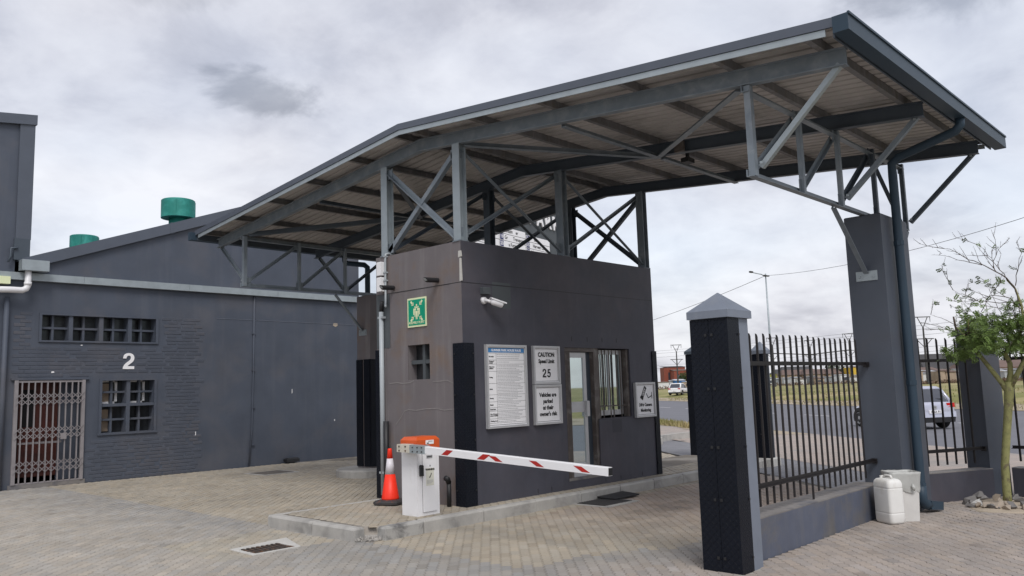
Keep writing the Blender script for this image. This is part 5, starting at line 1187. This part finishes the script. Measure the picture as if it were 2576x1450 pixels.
# the leafy cushion: sprays clustered in clumps through the crown
random.seed(77)
clumps = []
for k in range(72):
    cy_ = random.uniform(1.75, 3.18); cx_ = random.gauss(11.88, .2)
    zlo = 1.98 + .05 * math.sin(9 * cy_); zhi = 2.36 + .06 * math.sin(5 * cy_)
    if abs(cy_ - 3.1) < .15: zlo, zhi = 1.90, 2.24
    clumps.append(Vector((cx_, cy_, random.uniform(zlo, zhi))))
root_ = [Vector((11.84, 2.96, 1.98)), Vector((11.83, 3.05, 2.15)), Vector((11.92, 2.47, 2.08)), Vector((11.92, 2.62, 1.96)), Vector((11.9, 2.28, 2.05)), Vector((11.9, 2.1, 2.3))]
for c in clumps:                                     # every clump hangs on its own twig from the nearest limb
    b0 = min(root_, key=lambda q: (q - c).length); mid = (b0 + c) / 2 + Vector((random.uniform(-.04, .04), random.uniform(-.04, .04), .03))
    thorn.tube([b0, mid, c, c + (c - mid) * .5], [.006, .004, .0025, .001], 5)
    rad = random.uniform(.07, .15)
    for j in range(23):
        v = Vector((random.gauss(0, 1), random.gauss(0, 1), random.gauss(0, .45))) * rad * .62
        leafspray(c + v, v + Vector((0, 0, random.uniform(-.10, .03))), random.uniform(.06, .12), 8)
for k in range(26):
    b0 = random.choice(clumps); twig(b0, Vector((random.uniform(-.4, .4), random.uniform(-.3, .9), random.uniform(.2, 1))), random.uniform(.2, .42), .0035, 1, .45)
guided([(11.9, 2.6, 2.3), (11.88, 2.66, 2.5), (11.86, 2.72, 2.72), (11.86, 2.70, 2.86)], .005, .0012, .5, 1.0)
guided([(11.92, 2.42, 2.45), (11.9, 2.5, 2.6), (11.88, 2.7, 2.66), (11.86, 2.95, 2.6), (11.84, 3.12, 2.62)], .006, .0012, .3, 1.0)
guided([(11.93, 2.5, 2.8), (11.95, 2.6, 2.98), (11.96, 2.72, 3.2), (11.95, 2.8, 3.32)], .006, .0012, .05, 1.0)
guided([(11.9, 2.8, 3.08), (11.88, 2.84, 3.2), (11.86, 2.86, 3.32)], .004, .0012, .04, 1.0)
thorn.build('twigs', M_twig, tre); leaf.build('crown', M_leaf, tre)
# ------------------------------------------------------------------ directory board beyond the exit lane
random.seed(9)
ub = Vector((math.cos(R(9.8)), math.sin(R(9.8)), 0)); wbv = Vector((ub.y, -ub.x, 0))          # along the board, and towards the yard
OB = Vector((21.86, 17.59, 0))
db = thing('directory_board', 'tall dark directory board of white name strips with blue numbers', 'sign board', (OB.x - 2.6 * ub.x, OB.y - 2.6 * ub.y, 0))
def BP(s_, o, z): p = OB + ub * s_ + wbv * o; return (p.x, p.y, z)
def bbox(s0, s1, o0, o1, z0, z1): return MB().loft([[BP(s0, o0, z), BP(s1, o0, z), BP(s1, o1, z), BP(s0, o1, z)] for z in (z0, z1)])
fix_normals(bbox(-6.3, -.75, -.12, 0, .9, 8.1).build('board', M_gh2, db))
for s_ in (-6.0, -1.1): fix_normals(bbox(s_ - .1, s_ + .1, -.35, -.121, -.1, 8.0).build('leg', M_steeld, db))
fB = (ub, Vector((0, 0, 1)), wbv)
names = {(1, 0): ('18', 'Amazin    er'), (1, 1): ('19', 'Gr       Transport'), (1, 2): ('20', '     a Furnit'), (2, 0): ('34', '     ucky'), (2, 1): ('35', '   Harvest Co'), (2, 2): ('36', 'Afripex'), (0, 1): ('', 'Sach-'), (0, 2): ('', '       uction')}
for c_ in range(3):
    s0 = -6.05 + c_ * 1.47; 
    for r_ in range(22):
        z1 = 6.53 - r_ * .208 - (.07 if c_ == 2 else 0)
        st_ = fix_normals(bbox(s0, s0 + 1.43, .001, .02, z1 - .19, z1).build('name_strip', M_sign, db))
        fix_normals(bbox(s0 + .02, s0 + .2, .0205, .024, z1 - .18, z1 - .01).build('number_plate', M_navy, st_))
        if (c_, r_) in names:
            nu, na = names[(c_, r_)]
            if nu: text('lettering', nu, .15, M_sign, db, BP(s0 + .11, .026, z1 - .095), frame=fB, bold=.003)
            text('lettering', na, .15, M_blk, db, BP(s0 + .26, .026, z1 - .095), frame=fB, align='LEFT', bold=.001)
        elif r_ < 9:
            x = s0 + .26
            for q in range(random.randint(2, 3)):
                w_ = random.uniform(.15, .4); fix_normals(bbox(x, x + w_, .0205, .022, z1 - .12, z1 - .07).build('print_line', M_prt, st_)); x += w_ + .07
for i, ch in enumerate('PARK'):
    text('raised_letter', ch, .62, M_sign, db, BP(-2.75 + i * .5, .03, 7.06), frame=fB, bold=.018, depth=.02)
# ------------------------------------------------------------------ vehicles
def wheel(par, T, x, y, r, w, side, rimm=M_rim):
    def ringp(rad, yy, n=22): return [T(x + rad * math.cos(2 * math.pi * k / n), yy, r + rad * math.sin(2 * math.pi * k / n)) for k in range(n)]
    y0, y1 = y, y + side * w
    wh = MB().loft([ringp(r * .6, y0), ringp(r * .93, y0), ringp(r, y0 + side * .03), ringp(r, y1 - side * .03), ringp(r * .93, y1), ringp(r * .64, y1), ringp(r * .62, y1 - side * .03)]); wh = fix_normals(wh.build('wheel', M_tyre, par, True))
    fix_normals(MB().loft([ringp(r * .63, y1 - side * .035), ringp(r * .63, y1 - side * .028)]).build('rim_backing', M_black, wh))
    sp = MB()
    for k in range(5):
        for da in (-.13, .13):
            a = 2 * math.pi * k / 5 + da + .3; c, s = math.cos(a), math.sin(a)
            pts = []
            for rad, hw in ((.06, .018), (r * .62, .022)): pts.append((rad, hw))
            q = [T(x + c * pts[0][0] - s * pts[0][1], y1 - side * .012, r + s * pts[0][0] + c * pts[0][1]), T(x + c * pts[0][0] + s * pts[0][1], y1 - side * .012, r + s * pts[0][0] - c * pts[0][1]),
                 T(x + c * pts[1][0] + s * pts[1][1], y1 - side * .016, r + s * pts[1][0] - c * pts[1][1]), T(x + c * pts[1][0] - s * pts[1][1], y1 - side * .016, r + s * pts[1][0] + c * pts[1][1])]
            sp.quad(*q)
    sp.loft([ringp(r * .645, y1 - side * .02), ringp(r * .645, y1 + side * .004), ringp(r * .58, y1 + side * .002), ringp(r * .57, y1 - side * .03)], caps=False)
    sp.loft([ringp(.075, y1 - side * .014), ringp(.06, y1 - side * .004)])
    fix_normals(sp.build('rim', rimm, wh))
    return wh
def car(name, label, cat, loc, heading, L, Wd, H, paint, zb=.22, belt=.60, wb=.62, wr=.31, suv=False, group=None, plate=None, badge=None):
    t = thing(name, label, cat, loc, group)
    Tf = frame2(loc[0], loc[1], heading)
    T = lambda u, v, z: (*Tf(u, v, 0)[:2], loc[2] + z)
    hw = Wd / 2; bz = H * belt; h2 = L / 2
    st = [(-h2, .42, bz * .86, .80), (-h2 + .03, .30, bz * .97, .90), (-h2 + .16, zb, bz, .965), (-h2 + .6, zb - .02, bz, 1.0), (0, zb - .03, bz * .985, 1.0), (h2 - 1.25, zb - .02, bz * .955, 1.0), (h2 - .75, zb - .02, bz * .90, .98), (h2 - .25, zb, bz * .80, .93), (h2 - .05, .30, bz * .68, .82), (h2, .38, bz * .6, .72)]
    rings = []
    for x, z0, z1, k in st:
        w = hw * k; md = z0 + (z1 - z0) * .45
        rings.append([T(x, -w * .86, z0), T(x, -w * .985, z0 + (md - z0) * .4), T(x, -w, md), T(x, -w * .975, z1 - .10), T(x, -w * .93, z1 - .03), T(x, -w * .80, z1), T(x, 0, z1 + .012), T(x, w * .80, z1), T(x, w * .93, z1 - .03), T(x, w * .975, z1 - .10), T(x, w, md), T(x, w * .985, z0 + (md - z0) * .4), T(x, w * .86, z0)])
    body = fix_normals(MB().loft(rings).build('body', paint, t, True))
    xr0, xf0 = -h2 + (.10 if suv else .16), h2 - 1.12; xr1, xf1 = -h2 + (.50 if suv else .62), h2 - 1.95
    def cab(f, z, ins):
        xa = xr0 + (xr1 - xr0) * f; xb = xf0 + (xf1 - xf0) * f; w = hw * (.90 - ins); c_ = .12
        return [T(xa + c_ * .4, -w * .93, z), T(xa + c_, -w, z), T(xb - c_ * 2, -w, z), T(xb - c_ * .3, -w * .86, z), T(xb, 0, z), T(xb - c_ * .3, w * .86, z), T(xb - c_ * 2, w, z), T(xa + c_, w, z), T(xa + c_ * .4, w * .93, z), T(xa, 0, z)]
    zr0 = bz - .02; zt = H
    g = fix_normals(MB().loft([cab(0, zr0, 0), cab(.55, zr0 + (zt - zr0) * .5, .06), cab(.93, zt - .10, .125)], caps=False).build('glasshouse', M_cglass, t))
    fix_normals(MB().loft([cab(.91, zt - .115, .118), cab(.97, zt - .06, .135), cab(1.1, zt - .015, .2), cab(1.3, zt, .36)]).build('roof', paint, t, True))
    def pil(i, f0=0., f1=.95, r=.035):
        a = Vector(cab(f0, zr0, 0)[i]); m_ = Vector(cab(.55, zr0 + (zt - zr0) * .5, .06)[i]); b = Vector(cab(f1, zt - .09, .125)[i]); fix_normals(MB().tube([a, m_, b], [r * 1.2, r, r], 6).build('pillar', paint, g, True))
    for i in (0, 1, 7, 8): pil(i, r=.055)
    for i in (2, 3, 5, 6): pil(i, r=.035)
    for sd_ in (-1, 1):
        w = hw * .895; xm = -.05
        a = T(xm, sd_ * w, zr0); b = T(xm - .05, sd_ * hw * .775, zt - .1); fix_normals(MB().tube([a, T(xm - .02, sd_ * hw * .845, (zr0 + zt) / 2), b], .03, 6).build('door_pillar', M_black, g))
        for xx in (-L * wb / 2 - .02, L * wb / 2 + .05):
            n = 20; rr_ = wr + .055
            fix_normals(MB().loft([[T(xx + rr_ * math.cos(2 * math.pi * k / n), sd_ * hw * .80, max(.2, wr + rr_ * math.sin(2 * math.pi * k / n))) for k in range(n)], [T(xx + rr_ * math.cos(2 * math.pi * k / n), sd_ * (hw + .004), max(.2, wr + rr_ * math.sin(2 * math.pi * k / n))) for k in range(n)]]).build('wheel_arch', M_black, t))
            wheel(t, T, xx, sd_ * (hw - .20), wr, .215, sd_)
        fix_normals(MB().loft([[T(x, sd_ * (hw + .002), z) for x, z in ((-L * wb / 2 + .36, zb - .02), (L * wb / 2 - .3, zb - .02), (L * wb / 2 - .3, zb + .14), (-L * wb / 2 + .36, zb + .14))], [T(x, sd_ * (hw - .05), z) for x, z in ((-L * wb / 2 + .36, zb - .02), (L * wb / 2 - .3, zb - .02), (L * wb / 2 - .3, zb + .14), (-L * wb / 2 + .36, zb + .14))]]).build('sill', M_black, t))
        fix_normals(MB().loft([[T(h2 - 1.45, sd_ * (hw * .93), bz + .02), T(h2 - 1.38, sd_ * (hw * .93), bz + .02), T(h2 - 1.38, sd_ * (hw + .16), bz + .05), T(h2 - 1.47, sd_ * (hw + .16), bz + .05)], [T(h2 - 1.45, sd_ * hw * .93, bz + .05), T(h2 - 1.38, sd_ * hw * .93, bz + .05), T(h2 - 1.36, sd_ * (hw + .17), bz + .19), T(h2 - 1.49, sd_ * (hw + .17), bz + .19)]]).build('mirror', paint, t))
        ys = sorted((sd_ * hw * .55, sd_ * hw * .90)); zz0, zz1 = bz * .80, bz * .96
        fix_normals(MB().loft([[T(-h2 - .004, ys[0], zz0), T(-h2 + (.0), ys[1], zz0), T(-h2 + .0, ys[1], zz1), T(-h2 + .004, ys[0], zz1)], [T(-h2 + .12, ys[0], zz0), T(-h2 + .14, ys[1], zz0), T(-h2 + .14, ys[1], zz1), T(-h2 + .12, ys[0], zz1)]]).build('tail_lamp', M_tail, t))
        fix_normals(MB().loft([[T(h2 - .14, sd_ * hw * .55, bz * .66), T(h2 - .2, sd_ * hw * .86, bz * .68), T(h2 - .28, sd_ * hw * .88, bz * .78), T(h2 - .2, sd_ * hw * .55, bz * .74)], [T(h2 - .3, sd_ * hw * .5, bz * .62), T(h2 - .4, sd_ * hw * .8, bz * .65), T(h2 - .4, sd_ * hw * .8, bz * .74), T(h2 - .35, sd_ * hw * .5, bz * .70)]]).build('headlight', M_alu, t))
        for dx in (.12, -.85): fix_normals(MB().loft([[T(dx, sd_ * (hw + .015), bz * .82), T(dx + .16, sd_ * (hw + .015), bz * .82), T(dx + .16, sd_ * (hw + .015), bz * .85), T(dx, sd_ * (hw + .015), bz * .85)], [T(dx, sd_ * (hw - .03), bz * .82), T(dx + .16, sd_ * (hw - .03), bz * .82), T(dx + .16, sd_ * (hw - .03), bz * .85), T(dx, sd_ * (hw - .03), bz * .85)]]).build('door_handle', paint, t))
    fix_normals(MB().loft([[T(-h2 - .03, -hw * .84, zb + .0), T(-h2 - .03, hw * .84, zb + .0), T(-h2 - .03, hw * .88, zb + .17), T(-h2 - .03, -hw * .88, zb + .17)], [T(-h2 + .25, -hw * .94, zb), T(-h2 + .25, hw * .94, zb), T(-h2 + .25, hw * .96, zb + .2), T(-h2 + .25, -hw * .96, zb + .2)]]).build('rear_bumper', M_black, t))
    fix_normals(MB().loft([[T(-h2 - .045, -hw * .9, zb + .18), T(-h2 - .045, hw * .9, zb + .18), T(-h2 - .02, hw * .92, zb + .36), T(-h2 - .02, -hw * .92, zb + .36)], [T(-h2 + .25, -hw * .97, zb + .18), T(-h2 + .25, hw * .97, zb + .18), T(-h2 + .25, hw * .98, zb + .36), T(-h2 + .25, -hw * .98, zb + .36)]]).build('bumper_skin', paint, t))
    pz = zb + .37 if suv else zb + .30
    pl = fix_normals(MB().loft([[T(-h2 - .058, v, z) for v, z in ((-.25, pz - .055), (.25, pz - .055), (.25, pz + .055), (-.25, pz + .055))], [T(-h2 + .0, v, z) for v, z in ((-.25, pz - .055), (.25, pz - .055), (.25, pz + .055), (-.25, pz + .055))]]).build('number_plate', M_sign, t))
    hd = R(heading); back = Vector((-math.cos(hd), -math.sin(hd), 0)); rgt = Vector((math.sin(hd), -math.cos(hd), 0))
    if plate: text('lettering', plate, .11, M_blk, pl, Vector(T(-h2 - .062, 0, pz)), frame=(rgt, Vector((0, 0, 1)), back), bold=.002)
    if badge:
        c = T(-h2 - .012, 0, bz * .80)
        bd = MB().tube([Vector(c) - back * .03, Vector(c) + back * .012], .075, 20).build('badge', M_rim, t); text('lettering', badge, .075, M_black, bd, Vector(c) + back * .014, frame=(rgt, Vector((0, 0, 1)), back), bold=.001)
    a, b = Vector(T(-h2 + .19, -hw * .5, bz + .1)), Vector(T(-h2 + .26, -hw * .0, bz + .12)); MB().tube([a, b], .012, 5).build('rear_wiper', M_black, t)
    return t
car('parked_car', 'silver SUV driving away on the road, seen behind the column', 'car', (32.5, 10.85, -.2), 51.7, 4.05, 1.74, 1.50, M_silver, .24, .63, .63, .335, True, None, 'CAA 91', 'V')
bpy.data.objects['parked_car'].name = 'silver_car'
def polar(px, dep, z=None):                      # a bearing and a distance from the yard
    k = (px - 1288) / 2060; f2 = Vector((math.cos(yaw), math.sin(yaw), 0)); p = f2 * dep + rt * (dep * k)
    return (p.x, p.y, gz(p.dot(nR)) if z is None else z)
p = polar(1697, 106)
car('white_car', 'white hatchback parked on the grass verge beyond the road', 'car', (p[0], p[1], p[2]), 12.6, 3.84, 1.74, 1.50, M_carw, .2, .60, .64, .30, False, None, 'CA 4')
p = polar(1746, 104)
car('red_car', 'red car parked beside the white hatchback, mostly behind a pillar', 'car', (p[0], p[1], p[2]), 14, 3.8, 1.7, 1.48, M_carr, .2, .60, .64, .30)
# ------------------------------------------------------------------ street lamp pole and wires
sp_ = thing('street_pole', 'tall pale street light pole on the far verge', 'street light', (74, 36, .2))
MB().tube([(74, 36, 0), (74, 36, 5), (74, 36, 12.0)], [.13, .10, .06], 12).build('pole', M_galv, sp_, True)
MB().tube([(74, 36, 11.7), (74.0 - .3, 36.3, 11.95), (74 - 1.0, 36.9, 12.15)], .05, 8).build('bracket_arm', M_galv, sp_, True); MB().box(72.6, 73.1, 36.8, 37.0, 12.1, 12.25).build('luminaire', M_irong, sp_)
MB().box(73.6, 74.6, 35.9, 36.1, 11.75, 11.85).build('crossarm', M_irong, sp_)
def wire(name, label, a, b, sag, r=.012):
    a = Vector(a); b = Vector(b); pts = []
    for k in range(17):
        f = k / 16; q = a.lerp(b, f); q.z -= sag * 4 * f * (1 - f); pts.append(q)
    return tag(MB().tube(pts, r, 5).build(name, M_black), label, 'wire', 'overhead wires')
e1 = Vector(polar(1360, 150, 9.3)); e2 = Vector(polar(3050, 36, 11.0))
wire('overhead_wire', 'thin overhead wire falling from the street pole towards the guardhouse', (74, 36, 11.8), e1, 1.2, .022); wire('overhead_wire', 'thin overhead wire rising from the street pole past the column', (74, 36, 11.8), e2, 1.0, .016)
# railway masts with cross beams
def mast(px, dep, lab):
    x, y, z = polar(px, dep); t = thing('railway_mast', lab, 'mast', (x, y, z), 'railway catenary masts')
    d = rt
    def Q(u, h): return (x + d.x * u, y + d.y * u, z + h)
    MB().tube([Q(0, 0), Q(0, 9.3)], [.22, .13], 6).build('post', M_irong, t)
    for s_ in (-1, 1):
        MB().tube([Q(0, 9.2), Q(s_ * .85, 11)], .07, 5).build('v_strut', M_irong, t); MB().tube([Q(s_ * 1.25, 11), Q(s_ * 1.25, 10.2)], .05, 5).build('insulator', M_irong, t); MB().tube([Q(0, 6.0), Q(s_ * 1.3, 7.4)], .06, 5).build('knee_brace', M_irong, t)
    MB().tube([Q(-1.35, 11), Q(1.35, 11)], .08, 5).build('crossarm', M_irong, t); MB().tube([Q(-.4, 10), Q(.4, 10)], .05, 5).build('stay', M_irong, t); MB().tube([Q(-1.6, 7.4), Q(1.6, 7.4)], .08, 5).build('crossarm', M_irong, t)
    return Vector((x, y, z))
ms_ = [mast(1695, 205, 'V topped railway mast seen between guardhouse and near pillar'), mast(1937, 186, 'V topped railway mast beside the street pole base'), mast(2031, 203, 'V topped railway mast in the middle behind the palisade'), mast(2129, 179, 'V topped railway mast just left of the tall column'), mast(2318, 135, 'V topped railway mast just right of the tall column')]
bm_ = thing('gantry_beam', 'horizontal railway gantry beam linking the masts behind the palisade', 'gantry', ms_[2])
for a, b in ((ms_[1], ms_[2]), (ms_[2], ms_[3])): MB().tube([a + Vector((0, 0, 7.5)), b + Vector((0, 0, 7.5))], .12, 5).build('beam', M_irong, bm_)
for k, (h, sg) in enumerate(((10.3, .6), (9.6, .5), (8.6, .5), (6.6, .6), (5.6, .3))):
    a = Vector(polar(1560, 230, 0)); b = Vector(polar(2640, 120, 0)); a.z = b.z = .4 + h
    wire('overhead_wire', ('topmost', 'second from top', 'middle', 'second lowest', 'lowest')[k] + ' of the railway wires crossing behind the fence', a, b, sg, .022)
# ------------------------------------------------------------------ far settlement
random.seed(31)
def house(name, label, px, dep, w, d, hw_, hr, wm, rm, rotd=0, group=None, windows=2, cat='house'):
    x, y, z = polar(px, dep); T = frame2(x, y, math.degrees(yaw) - 90 + rotd); z -= .1
    Tz = lambda u, v, h: (*T(u, v, 0)[:2], z + h)
    t = thing(name, label, cat, (x, y, z), group)
    fix_normals(MB().loft([[Tz(-w / 2, 0, h), Tz(w / 2, 0, h), Tz(w / 2, d, h), Tz(-w / 2, d, h)] for h in (0, hw_)]).build('wall', wm, t))
    o = .35
    if hr > .6: fix_normals(MB().loft([[Tz(-w / 2 - o, -o, hw_), Tz(w / 2 + o, -o, hw_), Tz(w / 2 + o, d + o, hw_), Tz(-w / 2 - o, d + o, hw_)], [Tz(-w / 2 + .8, d / 2 - .05, hw_ + hr), Tz(w / 2 - .8, d / 2 - .05, hw_ + hr), Tz(w / 2 - .8, d / 2 + .05, hw_ + hr), Tz(-w / 2 + .8, d / 2 + .05, hw_ + hr)]]).build('roof', rm, t))
    else: fix_normals(MB().loft([[Tz(-w / 2 - .15, -.15, hw_), Tz(w / 2 + .15, -.15, hw_), Tz(w / 2 + .15, d, hw_ + hr), Tz(-w / 2 - .15, d, hw_ + hr)], [Tz(-w / 2 - .15, -.15, hw_ + .12), Tz(w / 2 + .15, -.15, hw_ + .12), Tz(w / 2 + .15, d, hw_ + hr + .12), Tz(-w / 2 - .15, d, hw_ + hr + .12)]]).build('roof', rm, t))
    for k in range(windows):
        u = -w / 2 + w * (k + .5) / windows
        fix_normals(MB().loft([[Tz(u - .5, -.04, hw_ * .4), Tz(u + .5, -.04, hw_ * .4), Tz(u + .5, -.04, hw_ * .75), Tz(u - .5, -.04, hw_ * .75)], [Tz(u - .5, .02, hw_ * .4), Tz(u + .5, .02, hw_ * .4), Tz(u + .5, .02, hw_ * .75), Tz(u - .5, .02, hw_ * .75)]]).build('window', M_cglass, t))
    return t
house('brick_house', 'red face brick block beyond the parked white car', 1688, 330, 8.5, 9, 8.2, .5, M_fb, M_roofd, 0, None, 2, 'building'); house('brick_house', 'lower red face brick wing beside the far brick block', 1712, 322, 8, 8, 6.6, .5, M_fb, M_rooft, 0, None, 2, 'building')
house('lime_house', 'lime yellow house with dark pitched roof far behind the palisade', 2002, 300, 12, 9, 4.3, 2.2, M_lime, M_roofd, 4, None, 3); house('lime_house', 'smaller lime yellow gabled house beside the larger lime one', 1958, 296, 4.5, 8, 3.9, 1.7, M_lime, M_roofd, 0, None, 1)
house('yellow_house', 'ochre yellow house beside the tall column far away', 2152, 280, 6, 7, 5.2, .4, M_yel, M_rooft, 0, None, 1)
house('grey_house', 'large grey roofed pale house seen right of the tall column', 2385, 190, 13, 9, 3.0, 2.7, M_shk[3], M_roofd, 0, None, 3); house('grey_house', 'grey roofed house farther back right of the tall column', 2365, 235, 12, 9, 4.6, 3.2, M_shk[1], M_roofd, 0, None, 3)
house('pink_house', 'small pale pink house by the mast right of the column', 2330, 180, 4, 5, 2.5, .9, M_shk[5], M_rooft, 0, None, 1); house('white_house', 'white walled house between fence pales near the right edge', 2450, 185, 8, 6, 2.8, 1.6, M_shk[3], M_rooft, 0, None, 2); house('white_house', 'far right white house behind the tree trunk', 2545, 175, 8, 6, 2.8, 1.6, M_shk[5], M_rooft, 0, None, 2)
for k, px in enumerate(range(1975, 2150, 28)):
    house('tiled_house', 'brown roofed row house, number %s from the left behind the shacks' % ('one', 'two', 'three', 'four', 'five', 'six', 'seven')[k], px, 285 + random.uniform(-4, 4), random.uniform(4.5, 6), 7, 3.3, 1.8, M_shk[2], M_rooft, random.uniform(-6, 6), 'brown roofed row houses', 1)
ON = 'first second third fourth fifth sixth seventh eighth ninth tenth eleventh twelfth thirteenth fourteenth fifteenth sixteenth seventeenth eighteenth nineteenth twentieth'.split()
ORD = ON + ['twenty-' + q for q in ON[:9]] + ['thirtieth'] + ['thirty-' + q for q in ON[:9]] + ['fortieth'] + ['forty-' + q for q in ON[:9]]
nm = ('pale sheet metal', 'grey sheet metal', 'tan board', 'white painted', 'blue', 'pink')
for k in range(46):
    px = 1640 + k * 20.5 + random.uniform(-5, 5); dep = random.uniform(236, 262) if px < 2200 else random.uniform(150, 172); mi = random.choice((0, 0, 1, 1, 2, 3, 3)) if k != 3 else 4
    w_ = random.uniform(1.8, 3.4) * (1 if px < 2200 else .75)
    house('shack', '%s shack, %s from the left in the row across the field' % (nm[mi], ORD[k]), px, dep, w_, 3, random.uniform(1.7, 2.5), random.uniform(.1, .35), M_shk[mi], random.choice((M_shk[0], M_shk[1], M_shk[1], M_rooft)), random.uniform(-10, 10), nm[mi] + ' shacks' if mi != 4 else None, 0 if random.random() < .6 else 1, 'shack')
def bushmass(name, pts, m, label, cat, dens, leafs):
    mb = MB()
    for px, dep, w_, h in pts:
        x, y, z = polar(px, dep)
        for _ in range(dens):
            a = random.uniform(0, 6.28); rr_ = w_ * math.sqrt(random.random()); q = Vector((x + rr_ * math.cos(a), y + rr_ * math.sin(a), z + h * random.random() * (1 - .6 * (rr_ / w_) ** 2)))
            v1 = Vector((random.gauss(0, 1), random.gauss(0, 1), random.gauss(0, 1))).normalized() * leafs; v2 = v1.cross(Vector((random.gauss(0, 1), random.gauss(0, 1), random.gauss(0, 1)))).normalized() * leafs * .7
            mb.quad(q - v1, q + v2, q + v1, q - v2)
    o = mb.build(name, m); tag(o, label, cat, kind='stuff'); return o
bushmass('scrub', [(1640 + k * 13 + random.uniform(-5, 5), 222 + random.uniform(-8, 8), random.uniform(2, 4), random.uniform(.5, 1.2)) for k in range(46)] + [(2240 + k * 12, 140 + random.uniform(-5, 5), random.uniform(1.2, 2.5), random.uniform(.4, .8)) for k in range(32)], M_scrub, 'brown scrub growing before the row of shacks', 'scrub', 46, .22)
def far_tree(px, dep, w_, h, lab):
    x, y, z = polar(px, dep); t = thing('far_tree', lab, 'tree', (x, y, z), 'far trees')
    MB().tube([(x, y, z - .1), (x, y, z + h * .5)], [.18, .1], 6).build('trunk', M_twig, t); mb = MB()
    for _ in range(700):
        v = Vector((random.gauss(0, 1), random.gauss(0, 1), random.gauss(0, 1))).normalized() * random.random() ** .4; q = Vector((x, y, z + h * .62)) + Vector((v.x * w_, v.y * w_, v.z * h * .4)) * random.uniform(.7, 1.1)
        v1 = Vector((random.gauss(0, 1), random.gauss(0, 1), random.gauss(0, 1))).normalized() * .22; v2 = v1.cross(Vector((.3, .7, random.gauss(0, 1)))).normalized() * .16; mb.quad(q - v1, q + v2, q + v1, q - v2)
    mb.build('crown', M_bush, t)
far_tree(1711, 265, 2.2, 5.0, 'round green tree before the far brick block'); far_tree(2096, 290, 3.4, 8.0, 'dark green tree rising over the brown roofs'); far_tree(2076, 296, 2.4, 7.2, 'smaller dark tree left of the one over the roofs'); far_tree(2505, 230, 4, 8, 'dark tree beyond the right hand fence')
# tufts of dry grass along the road verge
mb = MB(); random.seed(61)
for k in range(5200):
    n_ = random.choice((random.uniform(31, 33.5), random.uniform(33, 60), random.uniform(11.5, 12.6))); s_ = random.uniform(15, 95) if n_ > 20 else random.uniform(27, 45)
    q = Vector(SN(s_, n_, 0)); z = gz(n_) + (.05 if n_ < 20 else 0); h = random.uniform(.08, .28); a = random.uniform(0, 6.28); w_ = .035
    mb.quad((q.x - w_ * math.cos(a), q.y - w_ * math.sin(a), z), (q.x + w_ * math.cos(a), q.y + w_ * math.sin(a), z), (q.x + random.uniform(-.1, .1), q.y + random.uniform(-.1, .1), z + h))
o = mb.build('grass', M_grass); tag(o, 'dry grass tufts on the verges beside the road', 'grass', kind='stuff')
